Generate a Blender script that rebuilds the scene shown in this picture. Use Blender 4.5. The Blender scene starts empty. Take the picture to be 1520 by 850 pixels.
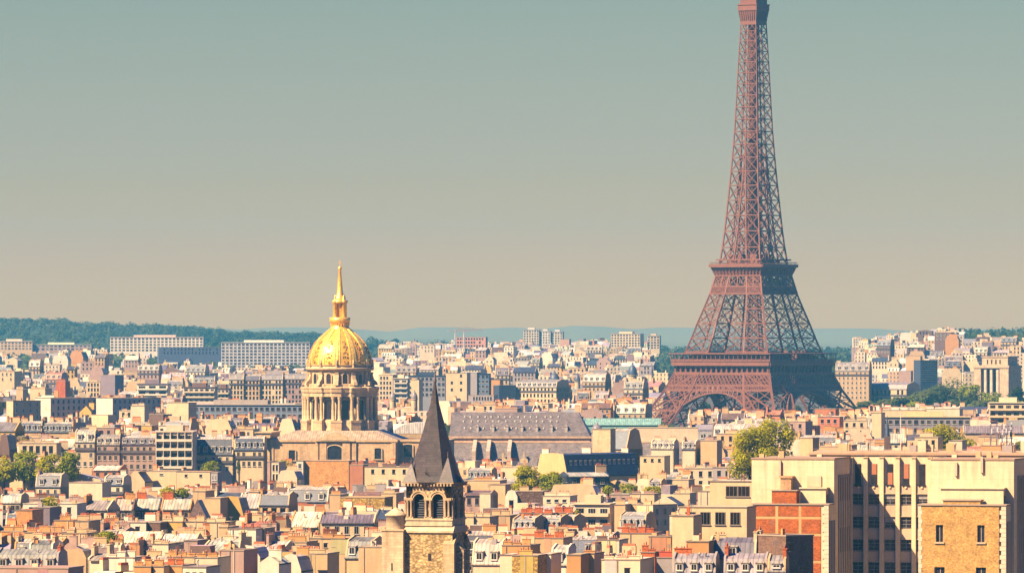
import bpy, math, random
from mathutils import Vector, Matrix
R = math.radians
S = bpy.context.scene
COL = S.collection
rnd = random.Random(7)

# ------------------------------------------------------------------ camera, sky, sun, exposure
F = 9856.0                     # focal length in photo pixels (photo is 1520 wide)
CX, HY, CZ = 760.0, 505.0, 70.0   # principal column, horizon row, camera height in metres
cam = bpy.data.cameras.new('camera')
cam.sensor_width = 36.0
cam.lens = F / 1520.0 * 36.0
cam.shift_y = (HY - 425.0) / 1520.0
cam.clip_start = 1.0
cam.clip_end = 60000.0
camo = bpy.data.objects.new('camera', cam); COL.objects.link(camo)
camo.location = (0, 0, CZ); camo.rotation_euler = (R(90), 0, 0)
S.camera = camo

SUN_AZ, SUN_EL = 55.0, 44.0    # degrees to the left of straight behind the camera; height
w = bpy.data.worlds.new('World'); S.world = w; w.use_nodes = True
nt = w.node_tree; N = nt.nodes; L = nt.links; N.clear()
sky = N.new('ShaderNodeTexSky'); sky.sky_type = 'NISHITA'; sky.sun_disc = False
sky.sun_elevation = R(SUN_EL); sky.sun_rotation = R(180 + SUN_AZ)
sky.air_density = 1.2; sky.dust_density = 2.0; sky.ozone_density = 2.5; sky.altitude = 100
tc = N.new('ShaderNodeTexCoord'); sp = N.new('ShaderNodeSeparateXYZ'); L.new(tc.outputs['Generated'], sp.inputs[0])
mr = N.new('ShaderNodeMapRange'); mr.inputs['From Min'].default_value = 0.0; mr.inputs['From Max'].default_value = 0.25
L.new(sp.outputs['Z'], mr.inputs['Value'])
rp = N.new('ShaderNodeValToRGB'); cr = rp.color_ramp
SKYR = [(0.0, (3.811, 1.813, 0.137)), (0.016, (3.608, 1.743, 0.129)), (0.06, (2.215, 1.153, 0.149)), (0.105, (1.213, 0.856, 0.473)), (0.155, (0.791, 0.688, 0.542)), (0.2025, (0.588, 0.578, 0.503)), (0.32, (0.25, 0.42, 0.55)), (0.5, (0.045, 0.2, 0.52)), (1.0, (0.035, 0.2, 0.85))]
def smooth_ramp(K, n=30):        # the stops above, joined by a smooth curve
    out = []
    for i in range(n):
        p = K[0][0] + (0.32 - K[0][0]) * i / (n - 2) if i < n - 1 else 1.0
        j = max(k for k in range(len(K) - 1) if K[k][0] <= p + 1e-9); (a, A), (b, B) = K[j], K[j + 1]; t = (p - a) / (b - a)
        def tan(q):
            if q == 0 or q == len(K) - 1: q0, q1 = (q, q + 1) if q == 0 else (q - 1, q)
            else: q0, q1 = q - 1, q + 1
            return [(math.log(y) - math.log(x)) / (K[q1][0] - K[q0][0]) for x, y in zip(K[q0][1], K[q1][1])]
        ta, tb = tan(j), tan(j + 1); h = b - a; h1, h2, h3, h4 = 2 * t ** 3 - 3 * t * t + 1, t ** 3 - 2 * t * t + t, -2 * t ** 3 + 3 * t * t, t ** 3 - t * t
        out.append((p, tuple(math.exp(h1 * math.log(x) + h2 * h * u + h3 * math.log(y) + h4 * h * v) for x, y, u, v in zip(A, B, ta, tb))))
    return out
STOPS = smooth_ramp(SKYR)
while len(cr.elements) < len(STOPS): cr.elements.new(0.5)
for e, (p, c) in zip(cr.elements, STOPS): e.position = p; e.color = (*c, 1)
L.new(mr.outputs[0], rp.inputs['Fac'])
mx = N.new('ShaderNodeMix'); mx.data_type = 'RGBA'; mx.blend_type = 'MULTIPLY'; mx.inputs['Factor'].default_value = 1.0
L.new(sky.outputs[0], mx.inputs['A']); L.new(rp.outputs[0], mx.inputs['B'])
bg = N.new('ShaderNodeBackground'); bg.inputs['Strength'].default_value = 0.05
L.new(mx.outputs['Result'], bg.inputs['Color'])
wo = N.new('ShaderNodeOutputWorld'); L.new(bg.outputs[0], wo.inputs['Surface'])

sl = bpy.data.lights.new('sun', 'SUN'); sl.energy = 5.0; sl.angle = R(0.5); sl.color = (1.0, 0.745, 0.45)
so = bpy.data.objects.new('sun', sl); COL.objects.link(so)
sd = Vector((-math.sin(R(SUN_AZ)) * math.cos(R(SUN_EL)), -math.cos(R(SUN_AZ)) * math.cos(R(SUN_EL)), math.sin(R(SUN_EL))))
so.rotation_euler = sd.to_track_quat('Z', 'Y').to_euler(); so.location = sd * 3000

vs = S.view_settings; vs.view_transform = 'Standard'; vs.look = 'None'; vs.exposure = 1.85; vs.gamma = 1.0
S.cycles.volume_bounces = 0; S.cycles.max_bounces = 5; S.cycles.diffuse_bounces = 1; S.cycles.glossy_bounces = 2
S.cycles.transparent_max_bounces = 6
HAZE_DENSITY, HAZE_COLOR = 4.3e-5, (0.09, 0.46, 0.82)

# ------------------------------------------------------------------ helpers
def at(px, py, d):             # photo pixel -> point on the plane y = d
    return Vector(((px - CX) * d / F, d, CZ - (py - HY) * d / F))

def sstep(a, b, x):
    t = min(1, max(0, (x - a) / (b - a))); return t * t * (3 - 2 * t)

def lerp(tab, x):
    if x <= tab[0][0]: return tab[0][1]
    for (a, b), (c, d) in zip(tab, tab[1:]):
        if x <= c: return b + (d - b) * (x - a) / (c - a)
    return tab[-1][1]

class MB:
    """collects faces, then links them as ONE mesh object"""
    def __init__(s): s.v = []; s.f = []; s.m = []; s.c = []; s.sm = []; s.col = None; s.smooth = False
    def face(s, pts, m=0, col=None):
        i = len(s.v); s.v += [tuple(p) for p in pts]; s.f.append(tuple(range(i, i + len(pts)))); s.m.append(m)
        s.c.append(col or s.col); s.sm.append(s.smooth)
    def box(s, x0, x1, y0, y1, z0, z1, m=0, col=None, skip=''):
        i = len(s.v)
        s.v += [(x0, y0, z0), (x1, y0, z0), (x1, y1, z0), (x0, y1, z0), (x0, y0, z1), (x1, y0, z1), (x1, y1, z1), (x0, y1, z1)]
        for k, q in (('b', (3, 2, 1, 0)), ('t', (4, 5, 6, 7)), ('f', (0, 1, 5, 4)), ('r', (1, 2, 6, 5)), ('k', (2, 3, 7, 6)), ('l', (3, 0, 4, 7))):
            if k in skip: continue
            s.f.append(tuple(i + a for a in q)); s.m.append(m); s.c.append(col or s.col); s.sm.append(s.smooth)
    def prism(s, poly, y0, y1, m=0, col=None, axis='y', caps=True, sides=True):
        """poly: (a, z) outline, counter-clockwise seen from the front; extruded along y (axis 'y': a = x) or along x (axis 'x': a = y)"""
        P = (lambda a, b, z: (a, b, z)) if axis == 'y' else (lambda a, b, z: (b, a, z))
        n = len(poly)
        A = [P(a, y0, z) for a, z in poly]; B = [P(a, y1, z) for a, z in poly]
        if caps: s.face(A, m, col); s.face(B[::-1], m, col)
        if sides:
            for i in range(n):
                j = (i + 1) % n; s.face([A[i], B[i], B[j], A[j]], m, col)
    def beam(s, p, q, w, h=None, m=0, col=None, up=None):
        p = Vector(p); q = Vector(q); d = q - p
        if d.length < 1e-6: return
        d.normalize(); h = h or w
        u = Vector(up) if up else (Vector((0, 0, 1)) if abs(d.z) < 0.95 else Vector((0, 1, 0)))
        a = d.cross(u).normalized(); b = a.cross(d).normalized()
        a *= w / 2; b *= h / 2; i = len(s.v)
        s.v += [tuple(p - a - b), tuple(p + a - b), tuple(p + a + b), tuple(p - a + b), tuple(q - a - b), tuple(q + a - b), tuple(q + a + b), tuple(q - a + b)]
        for f in ((0, 3, 2, 1), (4, 5, 6, 7), (0, 1, 5, 4), (1, 2, 6, 5), (2, 3, 7, 6), (3, 0, 4, 7)):
            s.f.append(tuple(i + k for k in f)); s.m.append(m); s.c.append(col or s.col); s.sm.append(False)
    def lathe(s, prof, n=32, c=(0, 0), m=0, col=None, a0=0.0, smooth=True, rf=None):
        """prof: (radius, z) from bottom to top"""
        i0 = len(s.v)
        for r, z in prof:
            for k in range(n):
                a = a0 + 2 * math.pi * k / n; rr = r * (rf(a, z) if rf else 1)
                s.v.append((c[0] + rr * math.cos(a), c[1] + rr * math.sin(a), z))
        for j in range(len(prof) - 1):
            for k in range(n):
                kk = (k + 1) % n
                s.f.append((i0 + j * n + k, i0 + j * n + kk, i0 + (j + 1) * n + kk, i0 + (j + 1) * n + k)); s.m.append(m)
                s.c.append(col or s.col); s.sm.append(smooth)
    def tube(s, pts, rad, n=6, m=0, col=None):
        for (p, r0), (q, r1) in zip(zip(pts, rad), zip(pts[1:], rad[1:])):
            p = Vector(p); q = Vector(q); d = (q - p).normalized()
            u = Vector((0, 0, 1)) if abs(d.z) < 0.9 else Vector((1, 0, 0))
            a = d.cross(u).normalized(); b = a.cross(d); i = len(s.v)
            for c, r in ((p, r0), (q, r1)):
                for k in range(n):
                    t = 2 * math.pi * k / n; s.v.append(tuple(c + a * (r * math.cos(t)) + b * (r * math.sin(t))))
            for k in range(n):
                kk = (k + 1) % n; s.f.append((i + k, i + kk, i + n + kk, i + n + k)); s.m.append(m); s.c.append(col or s.col); s.sm.append(True)
    def mesh(s, name, mats, col=False):
        me = bpy.data.meshes.new(name); me.from_pydata(s.v, [], s.f)
        for k in (mats if isinstance(mats, (list, tuple)) else [mats]): me.materials.append(k)
        me.polygons.foreach_set('material_index', s.m); me.polygons.foreach_set('use_smooth', s.sm)
        if col:
            a = me.attributes.new('Col', 'FLOAT_COLOR', 'FACE')
            a.data.foreach_set('color', [x for c in s.c for x in (c or (1, 1, 1, 0))])
        me.update(); return me
    def build(s, name, mats, parent=None, color=None, col=False):
        return link(name, s.mesh(name, mats, col), parent, color)

def link(name, me, parent=None, color=None, loc=None, rz=0.0):
    o = bpy.data.objects.new(name, me); COL.objects.link(o)
    if parent: o.parent = parent
    if color: o.color = (*color[:3], 1)
    if loc is not None: o.location = loc
    if rz: o.rotation_euler = (0, 0, rz)
    return o

LABELS = {}
def tag(o, label=None, cat=None, group=None, kind=None):
    if label:
        o['label'] = label; LABELS[label] = LABELS.get(label, 0) + 1
    if cat: o['category'] = cat
    if group: o['group'] = group
    if kind: o['kind'] = kind
    return o

def thing(name, label, cat, loc=(0, 0, 0), rz=0.0, group=None):
    o = bpy.data.objects.new(name, None); COL.objects.link(o); o.empty_display_size = 5
    o.location = loc; o.rotation_euler = (0, 0, rz)
    return tag(o, label, cat, group)

# ------------------------------------------------------------------ materials
class NT:
    def __init__(s, name):
        s.mat = bpy.data.materials.new(name); s.mat.use_nodes = True; s.t = s.mat.node_tree; s.t.nodes.clear()
        s.out = s.n('ShaderNodeOutputMaterial'); s.b = s.n('ShaderNodeBsdfPrincipled'); s.l(s.b.outputs[0], s.out.inputs['Surface'])
    def n(s, t, **k):
        o = s.t.nodes.new(t)
        for a, v in k.items(): setattr(o, a, v)
        return o
    def l(s, a, b): s.t.links.new(a, b)
    def noise(s, vec, scale, detail=3, rough=0.6):
        o = s.n('ShaderNodeTexNoise'); o.inputs['Scale'].default_value = scale; o.inputs['Detail'].default_value = detail; o.inputs['Roughness'].default_value = rough
        if vec: s.l(vec, o.inputs['Vector'])
        return o.outputs['Fac']
    def rng(s, v, a, b, c, d):
        o = s.n('ShaderNodeMapRange'); s.l(v, o.inputs['Value'])
        for k, x in zip(('From Min', 'From Max', 'To Min', 'To Max'), (a, b, c, d)): o.inputs[k].default_value = x
        return o.outputs[0]
    def math(s, op, a, b=None):
        o = s.n('ShaderNodeMath', operation=op)
        for i, x in enumerate((a, b)):
            if x is None: continue
            if isinstance(x, (int, float)): o.inputs[i].default_value = x
            else: s.l(x, o.inputs[i])
        return o.outputs[0]
    def mixc(s, fac, a, b, mode='MIX'):
        o = s.n('ShaderNodeMix', data_type='RGBA', blend_type=mode)
        for k, x in (('Factor', fac), ('A', a), ('B', b)):
            i = o.inputs[k] if k == 'Factor' else [q for q in o.inputs if q.name == k and q.type == 'RGBA'][0]
            if isinstance(x, (int, float)): i.default_value = x
            elif isinstance(x, tuple): i.default_value = (*x, 1)
            else: s.l(x, i)
        return [q for q in o.outputs if q.type == 'RGBA'][0]
    def scale(s, col, fac):
        o = s.n('ShaderNodeVectorMath', operation='SCALE'); s.l(col, o.inputs[0]); s.l(fac, o.inputs['Scale']); return o.outputs[0]
    def pos(s): return s.n('ShaderNodeNewGeometry').outputs['Position']
    def objc(s): return s.n('ShaderNodeTexCoord').outputs['Object']
    def map(s, v, sc, rot=(0, 0, 0)):
        o = s.n('ShaderNodeMapping'); s.l(v, o.inputs['Vector']); o.inputs['Scale'].default_value = sc; o.inputs['Rotation'].default_value = rot; return o.outputs[0]
    def bump(s, h, dist=0.1, strength=0.6):
        o = s.n('ShaderNodeBump'); o.inputs['Strength'].default_value = strength; o.inputs['Distance'].default_value = dist
        s.l(h, o.inputs['Height']); s.l(o.outputs[0], s.b.inputs['Normal'])
    def fin(s, col, rough=0.85, spec=0.3, metal=0.0, k=0.62):
        i = s.b.inputs
        if isinstance(col, tuple): i['Base Color'].default_value = (*[c * k for c in col], 1)
        else:
            o = s.n('ShaderNodeVectorMath', operation='SCALE'); s.l(col, o.inputs[0]); o.inputs['Scale'].default_value = k; s.l(o.outputs[0], i['Base Color'])
        i['Roughness'].default_value = rough; i['Specular IOR Level'].default_value = spec; i['Metallic'].default_value = metal
        return s.mat
    def brickvec(s):           # metres along a wall (local x + y) and up it
        sp_ = s.n('ShaderNodeSeparateXYZ'); s.l(s.objc(), sp_.inputs[0])
        cb = s.n('ShaderNodeCombineXYZ'); s.l(s.math('ADD', sp_.outputs[0], sp_.outputs[1]), cb.inputs[0]); s.l(sp_.outputs[2], cb.inputs[1]); return cb.outputs[0]

def m_plaster(name='plaster', lo=0.90, per=0):               # weathered render: stains, rain streaks, joints
    t = NT(name); oi = t.n('ShaderNodeObjectInfo'); p = t.pos()
    a = t.rng(t.noise(p, 0.35, 4, 0.65), 0.25, 0.75, 0.86, 1.08)
    st = t.rng(t.noise(t.map(p, (1.3, 1.3, 0.10)), 1.0, 3), 0.35, 0.75, 1.03, lo)
    fine = t.rng(t.noise(p, 3.0, 2), 0.3, 0.7, 0.94, 1.05)
    c = t.scale(oi.outputs['Color'], t.math('MULTIPLY', t.math('MULTIPLY', a, st), fine))
    if per:
        sp_ = t.n('ShaderNodeSeparateXYZ'); t.l(t.brickvec(), sp_.inputs[0]); fr = t.math('FRACT', t.math('MULTIPLY', sp_.outputs[1], 1 / per)); c = t.scale(c, t.math('SUBTRACT', 1.0, t.math('MULTIPLY', t.math('LESS_THAN', fr, 0.035), 0.16)))
        c = t.scale(c, t.rng(t.noise(t.map(p, (0.5, 0.5, 0.03)), 1.6, 4, 0.7), 0.45, 0.8, 1.04, 0.70))
    wt = t.rng(t.noise(p, 0.12, 2), 0.55, 0.75, 0.0, 0.35)
    return t.fin(t.mixc(wt, c, t.mixc(1.0, c, (0.95, 0.74, 0.60), 'MULTIPLY')), 0.9, 0.2)
def m_zinc():                  # standing-seam metal sheet
    t = NT('zinc_sheet'); oi = t.n('ShaderNodeObjectInfo'); p = t.pos(); o = t.objc()
    sp_ = t.n('ShaderNodeSeparateXYZ'); t.l(o, sp_.inputs[0])
    def seam(v, per, w_):
        fr = t.math('FRACT', t.math('MULTIPLY', v, 1 / per)); return t.math('LESS_THAN', t.math('ABSOLUTE', t.math('SUBTRACT', fr, 0.5)), w_)
    sm_ = seam(sp_.outputs[0], 0.95, 0.13)
    a = t.rng(t.noise(t.map(o, (0.8, 0.25, 0.25)), 0.8, 4, 0.7), 0.3, 0.7, 0.68, 1.2)
    pa = t.rng(t.noise(t.map(o, (1.05, 0.2, 0.2)), 1.0, 0), 0.35, 0.65, 0.82, 1.15)
    k = t.math('MULTIPLY', t.math('MULTIPLY', a, pa), t.math('SUBTRACT', 1.0, t.math('MULTIPLY', sm_, 0.38)))
    t.bump(sm_, 0.05, 0.5)
    return t.fin(t.scale(oi.outputs['Color'], k), 0.55, 0.35)
def m_slate():                 # slate courses
    t = NT('slate'); oi = t.n('ShaderNodeObjectInfo'); o = t.objc()
    br = t.n('ShaderNodeTexBrick'); t.l(t.brickvec(), br.inputs['Vector']); br.inputs['Scale'].default_value = 1.0
    br.inputs['Brick Width'].default_value = 0.6; br.inputs['Row Height'].default_value = 0.45; br.inputs['Mortar Size'].default_value = 0.03
    br.inputs['Color1'].default_value = (1.25, 1.25, 1.25, 1); br.inputs['Color2'].default_value = (0.72, 0.72, 0.72, 1); br.inputs['Mortar'].default_value = (0.5, 0.5, 0.5, 1)
    a = t.rng(t.noise(o, 0.4, 4, 0.7), 0.3, 0.7, 0.7, 1.3)
    return t.fin(t.scale(t.mixc(1.0, oi.outputs['Color'], br.outputs['Color'], 'MULTIPLY'), a), 0.5, 0.4)
def m_brick():
    t = NT('brick'); oi = t.n('ShaderNodeObjectInfo'); o = t.objc()
    br = t.n('ShaderNodeTexBrick'); t.l(t.brickvec(), br.inputs['Vector']); br.inputs['Scale'].default_value = 1.0
    br.inputs['Brick Width'].default_value = 0.5; br.inputs['Row Height'].default_value = 0.2; br.inputs['Mortar Size'].default_value = 0.025
    br.inputs['Color1'].default_value = (1.2, 1.1, 1.0, 1); br.inputs['Color2'].default_value = (0.72, 0.66, 0.6, 1); br.inputs['Mortar'].default_value = (1.1, 1.1, 1.0, 1)
    a = t.rng(t.noise(o, 0.5, 4, 0.7), 0.3, 0.7, 0.72, 1.22); b = t.rng(t.noise(o, 2.4, 2), 0.3, 0.7, 0.72, 1.25)
    return t.fin(t.scale(t.mixc(1.0, oi.outputs['Color'], br.outputs['Color'], 'MULTIPLY'), t.math('MULTIPLY', a, b)), 0.9, 0.2)
def m_rubble():                # rough stone in irregular blocks
    t = NT('rubble_stone'); oi = t.n('ShaderNodeObjectInfo'); o = t.map(t.objc(), (1, 1, 1.5))
    vo = t.n('ShaderNodeTexVoronoi'); t.l(o, vo.inputs['Vector']); vo.inputs['Scale'].default_value = 2.0
    sh = t.n('ShaderNodeSeparateColor'); t.l(vo.outputs['Color'], sh.inputs[0])
    k = t.math('MULTIPLY', t.rng(sh.outputs[0], 0, 1, 0.58, 1.28), t.rng(t.noise(t.objc(), 0.5, 4, .7), 0.3, 0.7, 0.72, 1.2))
    k = t.math('MULTIPLY', k, t.rng(vo.outputs['Distance'], 0.35, 0.6, 1.0, 0.55))
    t.bump(vo.outputs['Distance'], 0.25, -0.8)
    return t.fin(t.scale(oi.outputs['Color'], k), 0.95, 0.15)
def m_stone():                 # dressed ashlar
    t = NT('ashlar_stone'); oi = t.n('ShaderNodeObjectInfo'); o = t.objc()
    br = t.n('ShaderNodeTexBrick'); t.l(t.brickvec(), br.inputs['Vector']); br.inputs['Scale'].default_value = 1.0
    br.inputs['Brick Width'].default_value = 1.1; br.inputs['Row Height'].default_value = 0.5; br.inputs['Mortar Size'].default_value = 0.02
    br.inputs['Color1'].default_value = (1.08, 1.08, 1.08, 1); br.inputs['Color2'].default_value = (0.9, 0.88, 0.86, 1); br.inputs['Mortar'].default_value = (0.75, 0.72, 0.7, 1)
    a = t.rng(t.noise(o, 0.3, 5, 0.7), 0.3, 0.7, 0.72, 1.15); st = t.rng(t.noise(t.map(o, (1.2, 1.2, 0.12)), 1.0, 3), 0.4, 0.75, 1.06, 0.72)
    return t.fin(t.scale(t.mixc(1.0, oi.outputs['Color'], br.outputs['Color'], 'MULTIPLY'), t.math('MULTIPLY', a, st)), 0.9, 0.2)
def m_flat(name, col, rough=0.8, spec=0.3, metal=0.0, var=0.2, sc=1.5):
    t = NT(name); oi = t.n('ShaderNodeObjectInfo')
    base = t.mixc(1.0, oi.outputs['Color'], tuple(col), 'MULTIPLY')
    return t.fin(t.scale(base, t.rng(t.noise(t.pos(), sc, 3), 0.3, 0.7, 1 - var, 1 + var)), rough, spec, metal)
def m_leaf(name, c1, c2, sc=0.5):
    t = NT(name); p = t.pos(); k = t.noise(p, sc, 3, 0.7); k2 = t.noise(p, sc * 7, 1)
    c = t.mixc(t.rng(k, 0.35, 0.65, 0, 1), c1, c2)
    t.fin(t.scale(c, t.rng(k2, 0.3, 0.7, 0.8, 1.2)), 0.9, 0.0)
    tr = t.n('ShaderNodeBsdfTranslucent'); t.l(t.mixc(1.0, c, (0.9, 0.9, 0.3), 'MULTIPLY'), tr.inputs[0])
    ms = t.n('ShaderNodeMixShader'); ms.inputs[0].default_value = 0.4; t.l(t.b.outputs[0], ms.inputs[1]); t.l(tr.outputs[0], ms.inputs[2]); t.l(ms.outputs[0], t.out.inputs['Surface'])
    return t.mat
def m_city():                  # small far buildings: wall colour per face, rows of windows (attribute alpha > 0.5), a wall pattern in metres
    t = NT('city_walls'); at_ = t.n('ShaderNodeAttribute', attribute_name='Col'); uv = t.n('ShaderNodeUVMap'); sp_ = t.n('ShaderNodeSeparateXYZ'); t.l(uv.outputs[0], sp_.inputs[0])
    def band(v, per, w_, off=0.5):
        fr = t.math('FRACT', t.math('MULTIPLY', v, 1 / per)); return t.math('LESS_THAN', t.math('ABSOLUTE', t.math('SUBTRACT', fr, off)), w_)
    wn = t.math('MULTIPLY', t.math('MULTIPLY', band(sp_.outputs[0], 2.9, 0.22), band(sp_.outputs[1], 3.1, 0.29)), t.math('GREATER_THAN', at_.outputs['Alpha'], 0.5))
    fl = t.math('MULTIPLY', band(sp_.outputs[1], 3.1, 0.06, 0.08), t.math('GREATER_THAN', at_.outputs['Alpha'], 0.5))
    p = t.pos(); k = t.math('MULTIPLY', t.rng(t.noise(p, 0.2, 4, 0.7), 0.3, 0.7, 0.75, 1.2), t.math('SUBTRACT', 1.0, t.math('MULTIPLY', fl, 0.35)))
    wc = t.rng(t.noise(p, 0.55, 1), 0.35, 0.65, 0.4, 2.2)
    dk = t.n('ShaderNodeRGB'); dk.outputs[0].default_value = (0.115, 0.09, 0.08, 1)
    return t.fin(t.mixc(wn, t.scale(at_.outputs['Color'], k), t.scale(dk.outputs[0], wc)), 0.85, 0.2)

M = dict(plaster=m_plaster(), render=m_plaster('weathered_render', 0.84, 2.33), zinc=m_zinc(), slate=m_slate(), brick=m_brick(), rubble=m_rubble(), stone=m_stone(), city=m_city(),
         glass=m_flat('window_glass', (0.026, 0.024, 0.034), 0.22, 0.35, 0, 0.5, 0.7), frame=m_flat('painted_frame', (1, 1, 1), 0.6, 0.3, 0, 0.1),
         pot=m_flat('terracotta', (1, 1, 1), 0.85, 0.2, 0, 0.35, 2.0), metal=m_flat('grey_metal', (1, 1, 1), 0.5, 0.4, 0.0, 0.15),
         iron=m_flat('brown_iron_paint', (0.235, 0.088, 0.048), 0.6, 0.3, 0, 0.12, 0.3), bark=m_flat('bark', (0.12, 0.08, 0.05), 0.95, 0.1, 0, 0.3, 2),
         gold=m_flat('gilding', (1.45, 1.4, 1.3), 0.34, 0.5, 0.55, 0.3, 1.1), lead=m_flat('old_gilding', (1, 1, 1), 0.6, 0.4, 0.2, 0.3, 0.8),
         leaf=m_leaf('leaves_yellow_green', (0.58, 0.50, 0.010), (0.27, 0.29, 0.010)), leafg=m_leaf('leaves_green', (0.42, 0.42, 0.012), (0.16, 0.21, 0.012)),
         leafd=m_leaf('leaves_dark', (0.17, 0.19, 0.055), (0.03, 0.07, 0.026), 0.007))

C = dict(cream=(.70, .53, .30), pale=(.76, .61, .39), white=(.80, .69, .50), tan=(.64, .43, .22), orange=(.62, .31, .11), ochre=(.66, .41, .11), pink=(.46, .30, .23),
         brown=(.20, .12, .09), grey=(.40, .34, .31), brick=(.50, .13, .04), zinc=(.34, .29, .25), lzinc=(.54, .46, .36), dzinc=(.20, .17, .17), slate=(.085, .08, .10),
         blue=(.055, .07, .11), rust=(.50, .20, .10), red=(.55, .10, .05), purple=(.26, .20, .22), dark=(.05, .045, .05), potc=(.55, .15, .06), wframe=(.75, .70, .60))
# ------------------------------------------------------------------ terrain
def ground(x, y):
    p = x / max(y, 500) * F + CX
    g = lerp([(0, 0), (2450, 0), (2750, 8), (3600, 11), (4300, 10), (5200, 19), (6000, 29), (7000, 41), (8000, 48), (9000, 50), (14500, 50)], y)
    g += 27 * sstep(1240, 1480, p) * sstep(4700, 6200, y) * (1 - 0.5 * sstep(7500, 10000, y))
    g -= 3 * sstep(500, 200, p) * sstep(5000, 6500, y)
    wob = 2.2 * math.sin(p * 0.031) + 1.6 * math.sin(p * 0.083 + 1) + 1.0 * math.sin(p * 0.19 + 2)
    near = lerp([(-300, 95), (0, 93), (120, 90), (250, 82), (360, 76), (470, 70), (600, 62), (760, 54), (1000, 50)], p) + wob * 0.7
    far = lerp([(-300, 95), (300, 94), (480, 94), (560, 90), (640, 93), (750, 95), (1000, 95), (1180, 93), (1300, 91), (1600, 90)], p) + wob
    g += max(0, near - g) * sstep(7600, 9600, y)
    g += max(0, far - g) * sstep(10500, 12800, y)
    return g

def build_terrain():
    mb = MB(); xs = [-1400 + 45 * i for i in range(97)]
    ys = [-300, 0, 500] + [1000 + 150 * i for i in range(42)] + [7300 + 180 * i for i in range(34)] + [13600, 14300, 15500]
    for y in ys:
        s_ = max(y, 700) / F
        for px in xs: x = (px - CX) * s_; mb.v.append((x, y, ground(x, max(y, 1))))
    n = len(xs)
    for j in range(len(ys) - 1):
        for i in range(n - 1):
            mb.f.append((j * n + i, j * n + i + 1, (j + 1) * n + i + 1, (j + 1) * n + i)); mb.m.append(0); mb.c.append(None); mb.sm.append(True)
    t = NT('ground'); p = t.pos(); sp_ = t.n('ShaderNodeSeparateXYZ'); t.l(p, sp_.inputs[0])
    wood = t.mixc(t.rng(t.noise(p, 0.012, 5, 0.7), 0.35, 0.65, 0, 1), (0.03, 0.06, 0.03), (0.085, 0.11, 0.04))
    town = t.mixc(t.rng(t.noise(p, 0.05, 4), 0.4, 0.6, 0, 1), (0.07, 0.065, 0.06), (0.16, 0.14, 0.11))
    t.fin(t.mixc(t.rng(sp_.outputs[1], 10200, 11500, 0, 1), t.mixc(t.rng(sp_.outputs[1], 6300, 7000, 0, 1), town, wood), (0.20, 0.22, 0.12)), 0.95, 0.1)  # farthest ground paler, its colour standing in for thicker haze
    tag(mb.build('ground', t.mat), kind='structure')
build_terrain()

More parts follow.
